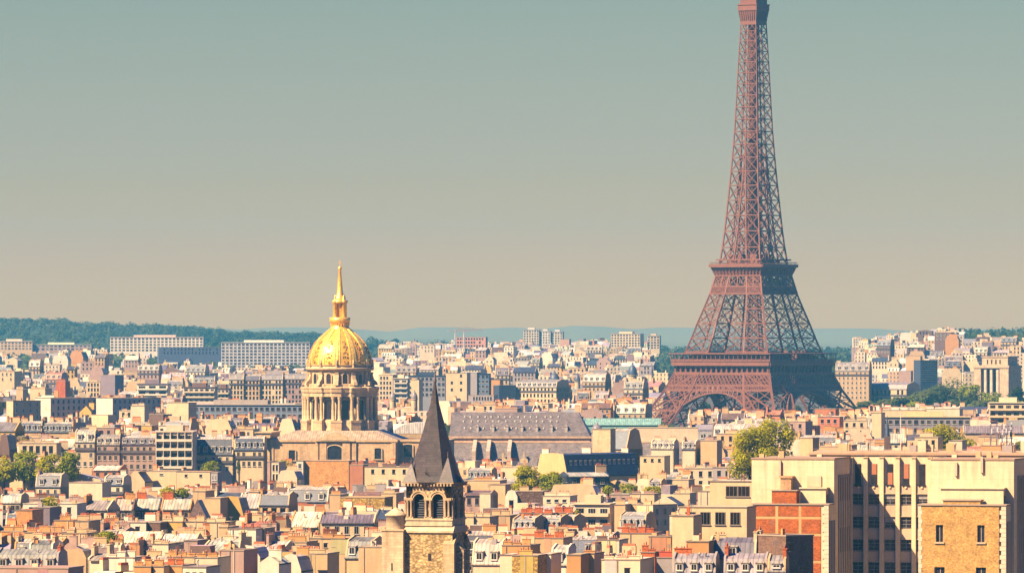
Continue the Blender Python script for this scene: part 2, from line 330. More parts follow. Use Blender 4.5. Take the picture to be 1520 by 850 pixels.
# ------------------------------------------------------------------ the lattice iron tower
def iron_tower():
    D = 4100.0; x0 = (1118.5 - CX) * D / F
    T = thing('lattice_tower', 'immense brown iron lattice tower rising over the whole city', 'tower', (x0, D, 0), R(-36))
    W = [(0, 62.4), (15, 53), (30, 44.6), (38.7, 39.6), (50, 35), (57, 32.6), (63, 30.2), (71, 27.6), (79.5, 25.2), (89, 22.2), (98.7, 19.3), (109, 17.0), (118, 14.8), (136, 12.9), (155, 11.4), (175, 9.9), (197, 8.5), (218, 7.6), (239, 6.8), (266, 5.6), (280, 5.1)]
    SG = [(0, 26), (38.7, 20.5), (57, 17.8), (63, 17.2), (79.5, 14.2), (98.7, 11.3), (110, 10.2), (118, 9.9), (155, 9.3), (190, 8.95), (300, 8.9)]
    wv = lambda z: lerp(W, z); sg = lambda z: min(lerp(SG, z), wv(z))
    def rot(p, k):
        x, y, z = p
        for _ in range(k): x, y = -y, x
        return (x, y, z)
    def leg(sx, sy, zs, name, ch, br, fine=False):
        mb = MB()
        def cs(z):
            a = wv(z); b = a - sg(z); return [(sx * a, sy * a, z), (sx * b, sy * a, z), (sx * b, sy * b, z), (sx * a, sy * b, z)]
        for za, zb in zip(zs, zs[1:]):
            A, B = cs(za), cs(zb)
            for k in range(4):
                mb.beam(A[k], B[k], ch, ch); j = (k + 1) % 4
                mb.beam(A[k], A[j], br * 1.2, br * 1.5); mb.beam(A[k], B[j], br, br * 0.8); mb.beam(A[j], B[k], br, br * 0.8)
                if fine:
                    am, bm = (Vector(A[k]) + Vector(A[j])) / 2, (Vector(B[k]) + Vector(B[j])) / 2; lm, rm = (Vector(A[k]) + Vector(B[k])) / 2, (Vector(A[j]) + Vector(B[j])) / 2
                    for p_, q_ in ((am, lm), (am, rm), (bm, lm), (bm, rm), (lm, rm), (am, bm)): mb.beam(p_, q_, br * 0.42, br * 0.42)
        B = cs(zs[-1])
        for k in range(4): mb.beam(B[k], B[(k + 1) % 4], br * 1.2, br * 1.5)
        if zs[0] == 0:
            a, b = wv(0), wv(0) - sg(0)
            mb.box(min(sx * a, sx * b) - 2, max(sx * a, sx * b) + 2, min(sy * a, sy * b) - 2, max(sy * a, sy * b) + 2, -0.5, 4)
        mb.build(name, M['iron'], T)
    for sx in (-1, 1):
        for sy in (-1, 1):
            leg(sx, sy, [0, 14, 27, 39.5, 50], 'leg', 1.35, 0.8, True)
            leg(sx, sy, [57, 63, 71.5, 80.5, 89.5, 98.5, 104.5, 110], 'upper_leg', 1.0, 0.5, True)
    # arches between the feet, with radial struts up to the frieze
    for k in range(4):
        mb = MB(); zc = 1.4; ri, ro = 36.6, 41.0
        def P(r, a, off=0.0):
            z = zc + r * math.sin(a); return rot((r * math.cos(a), -wv(z) + off, z), k)
        n = 56; an = [R(12) + (R(168) - R(12)) * i / n for i in range(n + 1)]
        for i in range(n):
            a, b = an[i], an[i + 1]
            for off in (0, 4.0):
                mb.beam(P(ri, a, off), P(ri, b, off), 1.0, 1.0); mb.beam(P(ro, a, off), P(ro, b, off), 0.9, 0.9)
                if i % 2 == 0: mb.beam(P(ri, a, off), P(ro, a, off), 0.6)
                mb.beam(P(ri, a, off), P(ro, b, off), 0.45) if i % 2 else mb.beam(P(ro, a, off), P(ri, b, off), 0.45)
            mb.beam(P(ri, a, 0), P(ri, a, 4), 0.5); mb.beam(P(ro, a, 0), P(ro, a, 4), 0.5)
            mb.face([P(ri, a, 0), P(ri, b, 0), P(ri, b, 4), P(ri, a, 4)])
        for i in range(-6, 7):
            a = R(90 - i * 5.6)
            if abs(i) < 2: continue
            q = P(ro, a); t_ = (42.6 - zc) / math.sin(a)
            if t_ * math.cos(a) < 30 and t_ > ro: mb.beam(q, P(t_, a), 0.9)
        mb.build('arch', M['iron'], T)
        fz = MB()
        def Q(t, z, off=0.0): return rot((t * wv(z), -wv(z) - off, z), k)
        def lattice(za, zb, n, step, th):
            for i in range(-step, n + step):
                for d_ in (step, -step):
                    ta, tb = -1 + 2 * i / n, -1 + 2 * (i + d_) / n; zz0, zz1 = za, zb
                    if tb == ta: continue
                    lo, hi = 0.0, 1.0
                    for lim in (-1, 1):
                        u = (lim - ta) / (tb - ta)
                        if 0 < u < 1:
                            if (ta < lim) == (lim == 1): hi = min(hi, u)
                            else: lo = max(lo, u)
                    if not (-1 - 1e-6 <= ta + (tb - ta) * (lo + hi) / 2 <= 1 + 1e-6) or hi - lo < 0.02: continue
                    fz.beam(Q(ta + (tb - ta) * lo, za + (zb - za) * lo), Q(ta + (tb - ta) * hi, za + (zb - za) * hi), th, th)
        for z_, th in ((39.4, 1.0), (42.4, 1.0), (49.6, 1.2), (98.7, 0.9), (103.2, 0.9)): fz.beam(Q(-1, z_), Q(1, z_), th, th * 1.2)
        lattice(39.4, 42.2, 40, 1, 0.5); lattice(42.6, 49.4, 28, 2, 0.62); lattice(98.9, 103, 30, 2, 0.4)
        for i in range(7): t_ = -1 + i / 3; fz.beam(Q(t_, 103.4), Q(min(1, t_ + 1 / 3), 109.5), 0.45); fz.beam(Q(t_, 109.5), Q(min(1, t_ + 1 / 3), 103.4), 0.45); fz.beam(Q(t_, 103.2), Q(t_, 110), 0.6)
        fz.build('lattice_frieze', M['iron'], T)
    # platforms
    p1 = MB()
    p1.box(-35.3, 35.3, -35.3, -20, 56.2, 57.2); p1.box(-35.3, 35.3, 20, 35.3, 56.2, 57.2); p1.box(-35.3, -20, -20, 20, 56.2, 57.2); p1.box(20, 35.3, -20, 20, 56.2, 57.2)
    for k in range(4):
        r = lambda p_, k=k: rot(p_, k)
        p1.beam(r((-36, -36, 55.6)), r((36, -36, 55.6)), 1.6, 2.2); p1.beam(r((-34.2, -34.2, 49.9)), r((34.2, -34.2, 49.9)), 0.8, 0.9)
        p1.face([r((-33.5, -33.2, 50)), r((33.5, -33.2, 50)), r((35, -33.4, 55.5)), r((-35, -33.4, 55.5))])
        for i in range(19):
            x = -34.2 + 68.4 * i / 18
            p1.beam(r((x, -34.4, 50)), r((x, -34.8, 52.4)), 1.3, 1.4); p1.beam(r((x, -34.4, 52.4)), r((x, -35.9, 55.2)), 0.8, 0.9)
    o = p1.build('first_platform', M['iron'], T)
    g = MB()
    for k in range(4):
        r = lambda p_, k=k: rot(p_, k)
        g.beam(r((-37.6, -37.6, 61.9)), r((37.6, -37.6, 61.9)), 0.5, 0.6); g.beam(r((-36.6, -36.6, 58.4)), r((36.6, -36.6, 58.4)), 0.25, 0.3); g.beam(r((-36.6, -36.6, 57.6)), r((36.6, -36.6, 57.6)), 0.2, 1.0)
        for i in range(23): x = -36.6 + 73.2 * i / 22; g.beam(r((x, -36.6, 57)), r((x, -36.9, 62)), 0.4)
        g.face([r((-37.6, -37.6, 62.1)), r((37.6, -37.6, 62.1)), r((31, -31, 62.4)), r((-31, -31, 62.4))])
    g.build('gallery', M['iron'], o)
    pv = MB()
    for a, b in ((-24, 2), (6, 22)): pv.box(a, b, -31.5, -24, 57.25, 61.6)
    for a, b in ((-28, -6), (2, 20)): pv.box(24.5, 31.5, a, b, 57.25, 61.6)
    pv.build('pavilion', M['iron'], o)
    p2 = MB()
    p2.box(-18.6, 18.6, -18.6, 18.6, 115.2, 116.2)
    for k in range(4):
        r = lambda p_, k=k: rot(p_, k)
        p2.beam(r((-19.6, -19.6, 115.9)), r((19.6, -19.6, 115.9)), 1.2, 1.8)
        p2.face([r((-16.7, -16.7, 109.6)), r((16.7, -16.7, 109.6)), r((18.8, -18.8, 115)), r((-18.8, -18.8, 115))])
        for i in range(15):
            x = -16.6 + 33.2 * i / 14; p2.beam(r((x, -17.0, 109.6)), r((x * 1.12, -19.1, 115)), 0.45, 0.6)
        p2.beam(r((-17, -17, 109.8)), r((17, -17, 109.8)), 0.9, 0.9)
        p2.beam(r((-19.4, -19.4, 118)), r((19.4, -19.4, 118)), 0.2, 0.3); p2.beam(r((-16.6, -16.6, 119.6)), r((16.6, -16.6, 119.6)), 0.7, 0.9)
        for i in range(25): x = -19.4 + 38.8 * i / 24; p2.beam(r((x, -19.4, 116.5)), r((x, -19.4, 118)), 0.16)
    o2 = p2.build('second_platform', M['iron'], T)
    k2 = MB()
    for a, b, c, d in ((-10, -1, -12.5, -6), (3, 11, -12.5, -6), (6, 12.5, -5, 4), (-9, 3, 2, 10)): k2.box(a, b, c, d, 116.25, 123)
    k2.build('pavilion', M['iron'], o2)
    # the shaft above the second platform
    zs = [117.0]
    while zs[-1] < 268: zs.append(zs[-1] + lerp([(116, 10.4), (200, 7.6), (268, 5.8)], zs[-1]))
    zs[-1] = 270.5
    mb = MB()
    for k in range(4):
        def V(z):
            a, b = wv(z), max(0.0, wv(z) - sg(z)); return [-a, -b, b, a] if b > 0.35 else [-a, 0.0, a]
        for za, zb in zip(zs, zs[1:]):
            A, B = V(za), V(zb)
            if len(A) != len(B): A = V(za); B = [B[0], B[1], B[1], B[2]]
            pt = lambda x, z: rot((x, -wv(z), z), k)
            th = lerp([(116, 0.85), (270, 0.5)], za)
            for i, (xa, xb) in enumerate(zip(A, B)):
                if i < len(A) - 1: mb.beam(pt(xa, za), pt(xb, zb), th, th)
            for i in range(len(A) - 1):
                if abs(A[i + 1] - A[i]) < 0.8: continue
                mb.beam(pt(A[i], za), pt(B[i + 1], zb), th * 0.55); mb.beam(pt(A[i + 1], za), pt(B[i], zb), th * 0.55)
            mb.beam(pt(A[0], za), pt(A[-1], za), th * 0.6, th * 0.8)
            for x in A[1:-1]: q = pt(x, za); mb.beam((q[0], q[1], q[2] - th), (q[0], q[1], q[2] + th), th * 2.0, th * 1.3)
            if len(A) == 4:          # inner planes of the corner columns
                a, b, c, d = wv(za), A[2], wv(zb), B[2]
                for s_ in (-1, 1):
                    p_, q_ = rot((s_ * b, -a, za), k), rot((s_ * d, -d, zb), k); mb.beam(p_, q_, th * 0.45)
                    mb.beam(rot((s_ * b, -b, za), k), rot((s_ * d, -c, zb), k), th * 0.45); mb.beam(rot((s_ * b, -b, za), k), rot((s_ * d, -d, zb), k), th * 0.7); mb.beam(rot((s_ * b, -a, za), k), rot((s_ * b, -b, za), k), th * 0.5)
    mb.build('upper_shaft', M['iron'], T)
    lf = MB()
    for sx in (-2, -1, 0, 1, 2):
        for sy in (-2, -1, 0, 1, 2): lf.beam((sx, sy, 116), (sx, sy, 272), 0.42)
    z_ = 117
    while z_ < 270:
        for k in range(4): lf.beam(rot((-1.5, -1.5, z_), k), rot((1.5, -1.5, z_ + 3.4), k), 0.3); lf.beam(rot((-1.5, -1.5, z_), k), rot((1.5, -1.5, z_), k), 0.35)
        z_ += 3.4
    lf.box(-1.2, 1.2, -1.2, 1.2, 150, 156); lf.box(-4, 4, -4, 4, 194.5, 197.5)
    lf.build('lift_shaft', M['iron'], T)
    cb = MB()
    for k in range(4):
        r = lambda p_, k=k: rot(p_, k)
        for i in range(9):
            x = -5.4 + 10.8 * i / 8; cb.beam(r((x, -5.45, 265)), r((x * 1.22, -6.7, 273)), 0.3, 0.4)
        cb.face([r((-5.2, -5.2, 266)), r((5.2, -5.2, 266)), r((6.6, -6.6, 273.2)), r((-6.6, -6.6, 273.2))])
        cb.beam(r((-5.5, -5.5, 265.5)), r((5.5, -5.5, 265.5)), 0.6, 2.0)
    cb.box(-7, 7, -7, 7, 273.2, 276.6); cb.box(-7.4, 7.4, -7.4, 7.4, 276.6, 277.2); cb.box(-6, 6, -6, 6, 277.2, 280.5); cb.box(-6.6, 6.6, -6.6, 6.6, 280.5, 281); cb.box(-3.4, 3.4, -3.4, 3.4, 281, 286)
    cb.lathe([(3.2, 286), (3, 289), (1.6, 292), (0.7, 296), (0.4, 324)], 12)
    cb.build('summit_cabin', M['iron'], T)
iron_tower()

def arch_pts(hw, zs, n=10, rise=1.0):
    return [(hw * math.cos(math.pi * i / n), zs + hw * rise * math.sin(math.pi * i / n)) for i in range(n + 1)]
def arched_pane(hw, z0, zs, y, rise=1.0):
    mb = MB(); mb.face([(-hw, y, z0), (hw, y, z0)] + [(x, y, z) for x, z in arch_pts(hw, zs, 10, rise)]); return mb
def arched_frame(hw, z0, zs, t, dep, rise=1.0, mb=None, cx=0.0, y0=0.0):
    mb = mb or MB(); a = arch_pts(hw, zs, 12, rise); b = arch_pts(hw + t, zs, 12, (hw * rise + t) / (hw + t)); yf = y0 - dep
    for sgn in (-1, 1): mb.box(cx + min(sgn * hw, sgn * (hw + t)), cx + max(sgn * hw, sgn * (hw + t)), yf, y0, z0, zs)
    for i in range(12):
        (x0, z0_), (x1, z1), (X0, Z0), (X1, Z1) = a[i], a[i + 1], b[i], b[i + 1]
        mb.face([(cx + x1, yf, z1), (cx + x0, yf, z0_), (cx + X0, yf, Z0), (cx + X1, yf, Z1)])
        mb.face([(cx + X0, yf, Z0), (cx + X0, y0, Z0), (cx + X1, y0, Z1), (cx + X1, yf, Z1)])
        mb.face([(cx + x0, y0, z0_), (cx + x0, yf, z0_), (cx + x1, yf, z1), (cx + x1, y0, z1)])
    mb.box(cx - hw - t - 0.15, cx + hw + t + 0.15, yf - 0.12, y0, z0 - t * 0.8, z0)
    return mb

# ------------------------------------------------------------------ the domed church
STO = (.72, .50, .27); STO2 = (.72, .47, .24)
def domed_church():
    D = 2750.0; ppm = F / D; z = lambda y: CZ - (y - HY) / ppm
    T = thing('domed_church', 'domed church in warm stone under a gilded dome and lantern', 'church', ((504.5 - CX) / ppm, D, 0), R(-4))
    drum = MB(); drum.lathe([(14.2, 26), (14.2, z(623)), (13.2, z(622)), (13.2, z(575)), (12.9, z(574)), (12.9, z(549))], 72)
    o = drum.build('drum', M['stone'], T, STO)
    ped = MB()
    for k in range(12):
        a = R(30 * k - 90); ca, sa = math.cos(a), math.sin(a)
        for hw, r1, za, zb in ((2.3, 16.4, 24, z(640)), (2.2, 16.0, z(640), z(626)), (2.4, 16.2, z(626), z(623))):
            tx, ty = -sa, ca
            q = [(ca * r - t * tx * -1, sa * r - t * ty * -1) for r, t in ((12.8, -hw), (r1, -hw), (r1, hw), (12.8, hw))]
            for zz, fl in ((zb, 1),): ped.face([(x, y, zz) for x, y in q])
            for i in range(4): j = (i + 1) % 4; ped.face([(*q[i], za), (*q[j], za), (*q[j], zb), (*q[i], zb)])
    ped.build('pedestal', M['stone'], o, STO)
    en = MB()
    wobble = lambda a, zz: 1.0 + 0.045 * (1 if (math.degrees(a) % 30) < 9.5 or (math.degrees(a) % 30) > 20.5 else 0)
    en.lathe([(13.0, z(588)), (14.9, z(588)), (14.9, z(582)), (15.3, z(581.5)), (15.5, z(577)), (15.7, z(576)), (15.7, z(574.5)), (13.8, z(573)), (13.8, z(570)), (12.8, z(569))], 144, smooth=False, rf=lambda a, zz: wobble(a + R(90), zz))
    en.build('entablature', M['stone'], o, STO)
    cm = MB(); cm.lathe([(0.95, 0), (0.95, 0.4), (0.72, 0.6), (0.75, 4), (0.62, 8.4), (0.72, 8.6), (0.95, 9.3), (0.95, 9.7)], 12)
    cme = cm.mesh('column', M['stone'])
    for k in range(12):
        for s_ in (-1, 1):
            a = R(30 * k - 90 + s_ * 5.0); link('column', cme, T, STO, (14.95 * math.cos(a), 14.95 * math.sin(a), z(623.2)))
    for (r, hw, z0, zs, rise) in ((13.25, 1.5, z(621.5), z(594), 0.25), (12.95, 1.0, z(569), z(557.5), 1.0)):
        fr = arched_frame(hw, z0, zs, 0.42, 0.3, rise).mesh('window', M['stone']); pn = arched_pane(hw, z0, zs, -0.12, rise).mesh('pane', M['glass'])
        for k in range(12):
            a = R(30 * k + 15 - 90); f = link('window', fr, T, STO, (r * math.cos(a), r * math.sin(a), 0), a + R(90)); link('pane', pn, f)
    vo = MB(); zt, zb = z(552), z(571)
    vo.prism([(-0.0, zb), (3.0, zb), (2.6, zb + 1.2), (1.3, zb + 2.4), (0.8, zb + 4.2), (1.1, zt), (0, zt)], -0.8, 0.8)
    vme = vo.mesh('scroll_buttress', M['stone'])
    for k in range(12): a = R(30 * k - 90); link('scroll_buttress', vme, T, STO, (12.85 * math.cos(a), 12.85 * math.sin(a), 0), a)
    cn = MB(); cn.lathe([(12.9, z(550)), (13.9, z(549)), (14.2, z(547)), (14.2, z(545.5)), (13.2, z(545)), (13.2, z(542)), (13.6, z(541.6)), (13.6, z(541)), (12.6, z(541))], 96)
    for k in range(12):
        a = R(30 * k - 90); x, y = 13.6 * math.cos(a), 13.6 * math.sin(a)
        cn.lathe([(0.6, z(545)), (0.45, z(540)), (0.7, z(539)), (0.3, z(537)), (0.45, z(535)), (0.05, z(533))], 8, (x, y))
    cn.build('cornice', M['stone'], T, STO)
    prof = [(13.3, 59.9), (13.22, 61.2), (13.0, 62.6), (12.65, 64.1), (12.1, 65.6), (11.2, 67.5), (9.95, 69.3), (8.4, 71.1), (6.5, 72.8), (5.2, 73.9), (4.2, 74.8)]
    dm = MB(); dm.lathe(prof, 96); dme = dm.build('dome', M['gold'], T, (0.90, 0.50, 0.06))
    for k in range(12):
        a = R(30 * k - 90); mb = MB()
        for da, wd in ((-4.8, 0.6), (0, 1.1), (4.8, 0.6)):
            for (r0, z0), (r1, z1) in zip(prof, prof[1:]):
                q = []
                for r, zz in ((r0, z0), (r1, z1)):
                    w_ = wd * (0.35 + 0.65 * r / 13.3) / 2; aa = a + R(da)
                    for s_ in (-1, 1): q.append(((r + 0.28) * math.cos(aa) - s_ * w_ * math.sin(aa), (r + 0.28) * math.sin(aa) + s_ * w_ * math.cos(aa), zz + 0.05)); 
                    for s_ in (-1, 1): q.append(((r - 0.1) * math.cos(aa) - s_ * w_ * math.sin(aa), (r - 0.1) * math.sin(aa) + s_ * w_ * math.cos(aa), zz))
                mb.face([q[0], q[1], q[5], q[4]]); mb.face([q[2], q[0], q[4], q[6]]); mb.face([q[1], q[3], q[7], q[5]])
        mb.build('rib', M['gold'], dme, (1.0, 0.66, 0.13))
        a2 = a + R(15); tr = MB(); rr = random.Random(k)
        for zz0 in (60.6, 62.6, 64.5, 66.6, 68.6):
            for q_ in range(8):
                zz = zz0 + rr.uniform(-0.3, 1.1); r = lerp([(b_, a_) for a_, b_ in prof], zz) + 0.18; aa = a2 + R(rr.uniform(-4.6, 4.6)) * (0.5 + 0.5 * r / 13); s_ = rr.uniform(0.14, 0.32)
                tr.lathe([(0.02, zz - s_ * 1.5), (s_, zz - s_ * .3), (s_ * .7, zz + s_), (0.02, zz + s_ * 2)], 5, (r * math.cos(aa), r * math.sin(aa)))
        tr.build('trophy', M['lead'], dme, (0.50, 0.25, 0.04))
    ln = MB()
    ln.lathe([(4.2, 74.6), (4.0, 75.4), (3.7, 75.6), (3.7, z(479)), (4.1, z(478.5)), (4.3, z(476)), (4.3, z(471)), (4.0, z(470.8))], 32)
    for k in range(24): a = R(15 * k); ln.box(3.85 * math.cos(a) - .15, 3.85 * math.cos(a) + .15, 3.85 * math.sin(a) - .15, 3.85 * math.sin(a) + .15, z(483), z(478))
    LC = (1.0, 0.56, 0.08)
    lo = ln.build('lantern', M['gold'], T, LC)
    lb = MB()
    for k in range(4):
        a = R(45 + 90 * k)
        lb.lathe([(1.0, z(471)), (0.9, z(450)), (1.25, z(449)), (1.3, z(446)), (0.35, z(445)), (0.5, z(442)), (0.3, z(439.5)), (0.05, z(438))], 10, (2.5 * math.cos(a), 2.5 * math.sin(a)))
    lb.lathe([(3.0, z(450)), (3.3, z(449)), (3.3, z(446)), (2.4, z(445)), (2.2, z(441)), (1.6, z(438)), (1.5, z(436))], 24)
    lb.build('column', M['gold'], lo, LC)
    core = MB(); core.lathe([(1.5, z(471)), (1.5, z(450))], 12); core.build('core', M['gold'], lo, LC)
    sp_ = MB(); sp_.lathe([(1.6, z(436.5)), (1.25, z(434)), (0.95, z(420)), (0.5, z(401)), (0.75, z(399)), (0.75, z(397)), (0.3, z(395.5)), (0.1, z(395))], 16); sp_.box(-.12, .12, -.12, .12, z(396), z(386)); sp_.box(-.6, .6, -.1, .1, z(390.3), z(389.7))
    sp_.build('spire', M['gold'], T, LC)
    # body of the church
    X = lambda px: (px - 504.5) / ppm; yf = -27.0
    wl = MB(); wl.box(X(410), X(597), yf, 26, 0, z(654)); wl.box(X(410) - .5, X(597) + .5, yf - .5, 26.5, z(654), z(651)); wl.box(X(597), X(668), yf + 8, 24, 0, z(654)); wl.box(X(597), X(668) + .5, yf + 7.5, 24.5, z(654), z(651.5))
    for a, b in ((484, 494), (518, 529), (532, 538), (478, 482)): wl.box(X(a), X(b), yf - 0.7, yf, 0, z(654))
    for a, b in ((411, 416), (590, 596)): wl.box(X(a), X(b), yf - 0.3, yf, 0, z(654))
    wo_ = wl.build('wall', M['stone'], T, STO2)
    pd = MB(); pd.prism([(X(478), z(653)), (X(536), z(653)), (X(536), z(651)), (X(507), z(639)), (X(478), z(651))], yf - 1.3, yf + 3); pd.prism([(X(486), z(651.6)), (X(528), z(651.6)), (X(507), z(642.6))], yf - 1.45, yf - 1.2)
    pd.build('pediment', M['stone'], T, STO)
    rf = MB(); a, b, c, d = X(409), X(598), yf - .4, 26.4; zz = z(651); q = [(a, c, zz), (b, c, zz), (b, d, zz), (a, d, zz)]; i_ = [(-17, -17, z(638)), (17, -17, z(638)), (17, 17, z(638)), (-17, 17, z(638))]
    for k in range(4): j = (k + 1) % 4; rf.face([q[k], q[j], i_[j], i_[k]])
    rf.face(i_); rf.build('roof', M['zinc'], T, (.52, .38, .25))
    for px, hw, y0, ys, rise, yy in ((443, 1.3, 681, 667, .2, yf), (506, 2.95, 680, 664.5, .5, yf - .02), (570, 1.35, 679, 664, .2, yf), (612, 1.75, 676, 659, .15, yf + 8)):
        f = link('window', arched_frame(hw, z(y0), z(ys), 0.5, 0.45, rise).mesh('window', M['stone']), T, STO, (X(px), yy, 0)); link('pane', arched_pane(hw, z(y0), z(ys), -0.15, rise).mesh('pane', M['glass']), f)
    po = MB(); po.box(X(391), X(412), yf - 3, 8, z(648), z(641)); po.box(X(389), X(414), yf - 3.5, 8.5, z(641), z(639.5)); po.box(X(390), X(412), yf - 3.2, 8, 0, z(686))
    po.box(X(393), X(411), yf + 4, 7, z(686), z(648))
    pk = po.build('porch', M['stone'], T, STO)
    for px in (395.5, 404): link('column', cme, pk, STO, (X(px), yf - 1.5, z(685.5)))
    for px in (395.5, 404): link('column', cme, pk, STO, (X(px), yf - 1.5, z(682)))
domed_church()

# ------------------------------------------------------------------ the stone bell tower in front
def bell_tower():
    D = 1170.0; ppm = F / D; z = lambda y: CZ - (y - HY) / ppm
    T = thing('bell_tower', 'old stone bell tower with a dark pointed slate spire', 'tower', ((645 - CX) / ppm, D + 4.2, 0), R(-15))
    hb = 4.1; ST = (.62, .42, .20); ST2 = (.66, .47, .26)
    bd = MB(); bd.box(-4.5, 4.5, -4.6, 4.5, 0, z(790)); bd.build('wall', M['rubble'], T, (.66, .45, .20))
    tr = MB(); tr.box(-4.75, 4.75, -4.85, 4.75, z(790), z(787.5)); tr.prism([(-4.75, z(787.5)), (-4.1, z(780)), (4.1, z(780)), (4.75, z(787.5))], -4.85, 4.75, axis='x'); tr.box(-4.4, 4.4, -4.4, 4.4, z(780), z(770)); tr.box(-4.55, 4.55, -4.55, 4.55, z(771.5), z(769))
    tr.build('string_course', M['stone'], T, (.72, .55, .34))
    for k in (1, 2, 3):             # corner buttresses, stepped
        sx, sy = (-1, 1, 1, -1)[k], (-1, -1, 1, 1)[k]
        b = MB(); xa, xb = sorted((sx * 3.0, sx * 5.0)); ya, yb = sorted((sy * 3.2, sy * 5.3))
        b.box(xa, xb, ya, yb, 0, z(806)); b.prism([(ya, z(806)), (yb, z(806)), (yb if sy < 0 else ya, z(793)), ((yb if sy < 0 else ya) - .01, z(793))] if sy < 0 else [(ya, z(806)), (yb, z(806)), (ya + .01, z(793)), (ya, z(793))], xa, xb, axis='x')
        b.build('buttress', M['rubble'] if k != 1 else M['stone'], T, (.60, .44, .24))
    rr = MB()
    for xa, xb, h in ((5.0, 6.6, z(815)),): rr.box(4.5, 6.4, -3.9, -2.2, 0, h); rr.prism([(4.5, h), (6.4, h), (4.5, h + 1.6)], -3.9, -2.2)
    rr.build('buttress', M['rubble'], T, (.50, .36, .22))
    # belfry: four walls, each with two round arches
    zs, z0, z1 = z(741), z(769), z(718)
    mb = MB(); cs_ = (-1.72, 1.72); hw = 1.0
    def wall_face(yf, th, hw, r_extra):
        xs = [-hb, cs_[0] - hw, cs_[0] + hw, cs_[1] - hw, cs_[1] + hw, hb]
        for i in (0, 2, 4): mb.box(xs[i], xs[i + 1], yf, yf + th, z0, z1)
        for c_ in cs_:
            a = arch_pts(hw, zs, 14)
            for (xa, za), (xb, zb) in zip(a, a[1:]):
                mb.face([(c_ + xb, yf, zb), (c_ + xa, yf, za), (c_ + xa, yf, z1), (c_ + xb, yf, z1)]); mb.face([(c_ + xa, yf + th, za), (c_ + xa, yf, za), (c_ + xb, yf, zb), (c_ + xb, yf + th, zb)])
    wall_face(-hb, 1.2, hw, 0)
    me = mb.mesh('belfry_wall', M['rubble'])
    fr = MB()
    for c_ in cs_:
        for r0, r1, dp in ((1.02, 1.28, 0.10), (1.36, 1.62, 0.22)):
            a, b = arch_pts(r0, zs, 14), arch_pts(r1, zs, 14)
            for i in range(14):
                (x0, q0), (x1, q1), (X0, Q0), (X1, Q1) = a[i], a[i + 1], b[i], b[i + 1]; y_ = -hb - dp
                fr.face([(c_ + x1, y_, q1), (c_ + x0, y_, q0), (c_ + X0, y_, Q0), (c_ + X1, y_, Q1)]); fr.face([(c_ + X0, y_, Q0), (c_ + X0, -hb, Q0), (c_ + X1, -hb, Q1), (c_ + X1, y_, Q1)]); fr.face([(c_ + x0, -hb, q0), (c_ + x0, y_, q0), (c_ + x1, y_, q1), (c_ + x1, -hb, q1)])
    for xa, xb in ((-4.25, -2.75), (-0.75, 0.75), (2.75, 4.25)): fr.box(xa, xb, -hb - .38, -hb + .02, zs - .12, zs + .3); fr.box(xa, xb, -hb - .35, -hb + .02, z0, z0 + .3)
    fme = fr.mesh('arch_moulding', M['stone'])
    cl = MB(); cl.lathe([(.3, z0 + .3), (.22, z0 + .5), (.2, zs - .6), (.32, zs - .12)], 10); cme = cl.mesh('column', M['stone'])
    lv = MB()
    for c_ in cs_:
        zz = z0 + .2
        while zz < zs + .8:
            lv.face([(c_ - hw, -hb + .55, zz), (c_ + hw, -hb + .55, zz), (c_ + hw, -hb + .95, zz + .42), (c_ - hw, -hb + .95, zz + .42)]); zz += .42
        lv.face([(c_ - hw, -hb + 1.1, z0), (c_ + hw, -hb + 1.1, z0), (c_ + hw, -hb + 1.1, zs + 1.05), (c_ - hw, -hb + 1.1, zs + 1.05)])
    lme = lv.mesh('louvre', M['slate'])
    for k in range(4):
        o = link('belfry_wall', me, T, ST2, None, R(90 * k)); link('arch_moulding', fme, o, ST2); link('louvre', lme, o, (.05, .05, .07))
        for x in (-3.75, -3.1, -.42, .42, 3.1, 3.75): link('column', cme, o, (.56, .40, .24), (x, -hb - .16, 0))
    co = MB(); co.box(-4.45, 4.45, -4.45, 4.45, z(719.5), z(717)); co.box(-4.75, 4.75, -4.75, 4.75, z(717), z(715.4))
    for k in range(4):
        for i in range(15):
            x = -4.2 + .6 * i; p = [(x - .15, -4.7), (x + .15, -4.45)]
            if k == 0: co.box(x - .15, x + .15, -4.72, -4.4, z(721), z(717))
            if k == 1: co.box(4.4, 4.72, x - .15, x + .15, z(721), z(717))
    co.build('cornice', M['stone'], T, (.55, .40, .24))
    s = MB(); SL = (.062, .044, .038); zt, zb = z(563), z(715.2)
    rings = [(5.3, zb), (4.7, zb + 1.0), (3.65, z(680)), (2.15, z(640)), (0.82, z(600)), (0.1, zt)]; vs_ = lambda r, zz: [(r / math.cos(R(22.5)) * math.cos(R(33.5 + 45 * k)) * .955, r / math.cos(R(22.5)) * math.sin(R(33.5 + 45 * k)) * .955, zz) for k in range(8)]
    rr_ = [vs_(*q) for q in rings]
    for A, B in zip(rr_, rr_[1:]):
        for k in range(8): j = (k + 1) % 8; s.face([A[k], A[j], B[j], B[k]])
    so_ = s.build('spire', M['slate'], T, SL)
    for k in range(2):
        sx, sy = (-1, 1, 1, -1)[k], (-1, -1, 1, 1)[k]; p = MB(); c_ = (sx * 3.35, sy * 3.35); hh = (3.4, 4.6, 4.6, 3.4)[k]; h = 1.35
        ba = [(c_[0] - h, c_[1] - h, zb), (c_[0] + h, c_[1] - h, zb), (c_[0] + h, c_[1] + h, zb), (c_[0] - h, c_[1] + h, zb)]
        for i in range(4): p.face([ba[i], ba[(i + 1) % 4], (c_[0], c_[1], zb + hh)])
        p.lathe([(.1, zb + hh - .4), (.16, zb + hh + .1), (.04, zb + hh + .8)], 6, c_)
        p.build('pinnacle', M['slate'], so_, (.11, .08, .065))
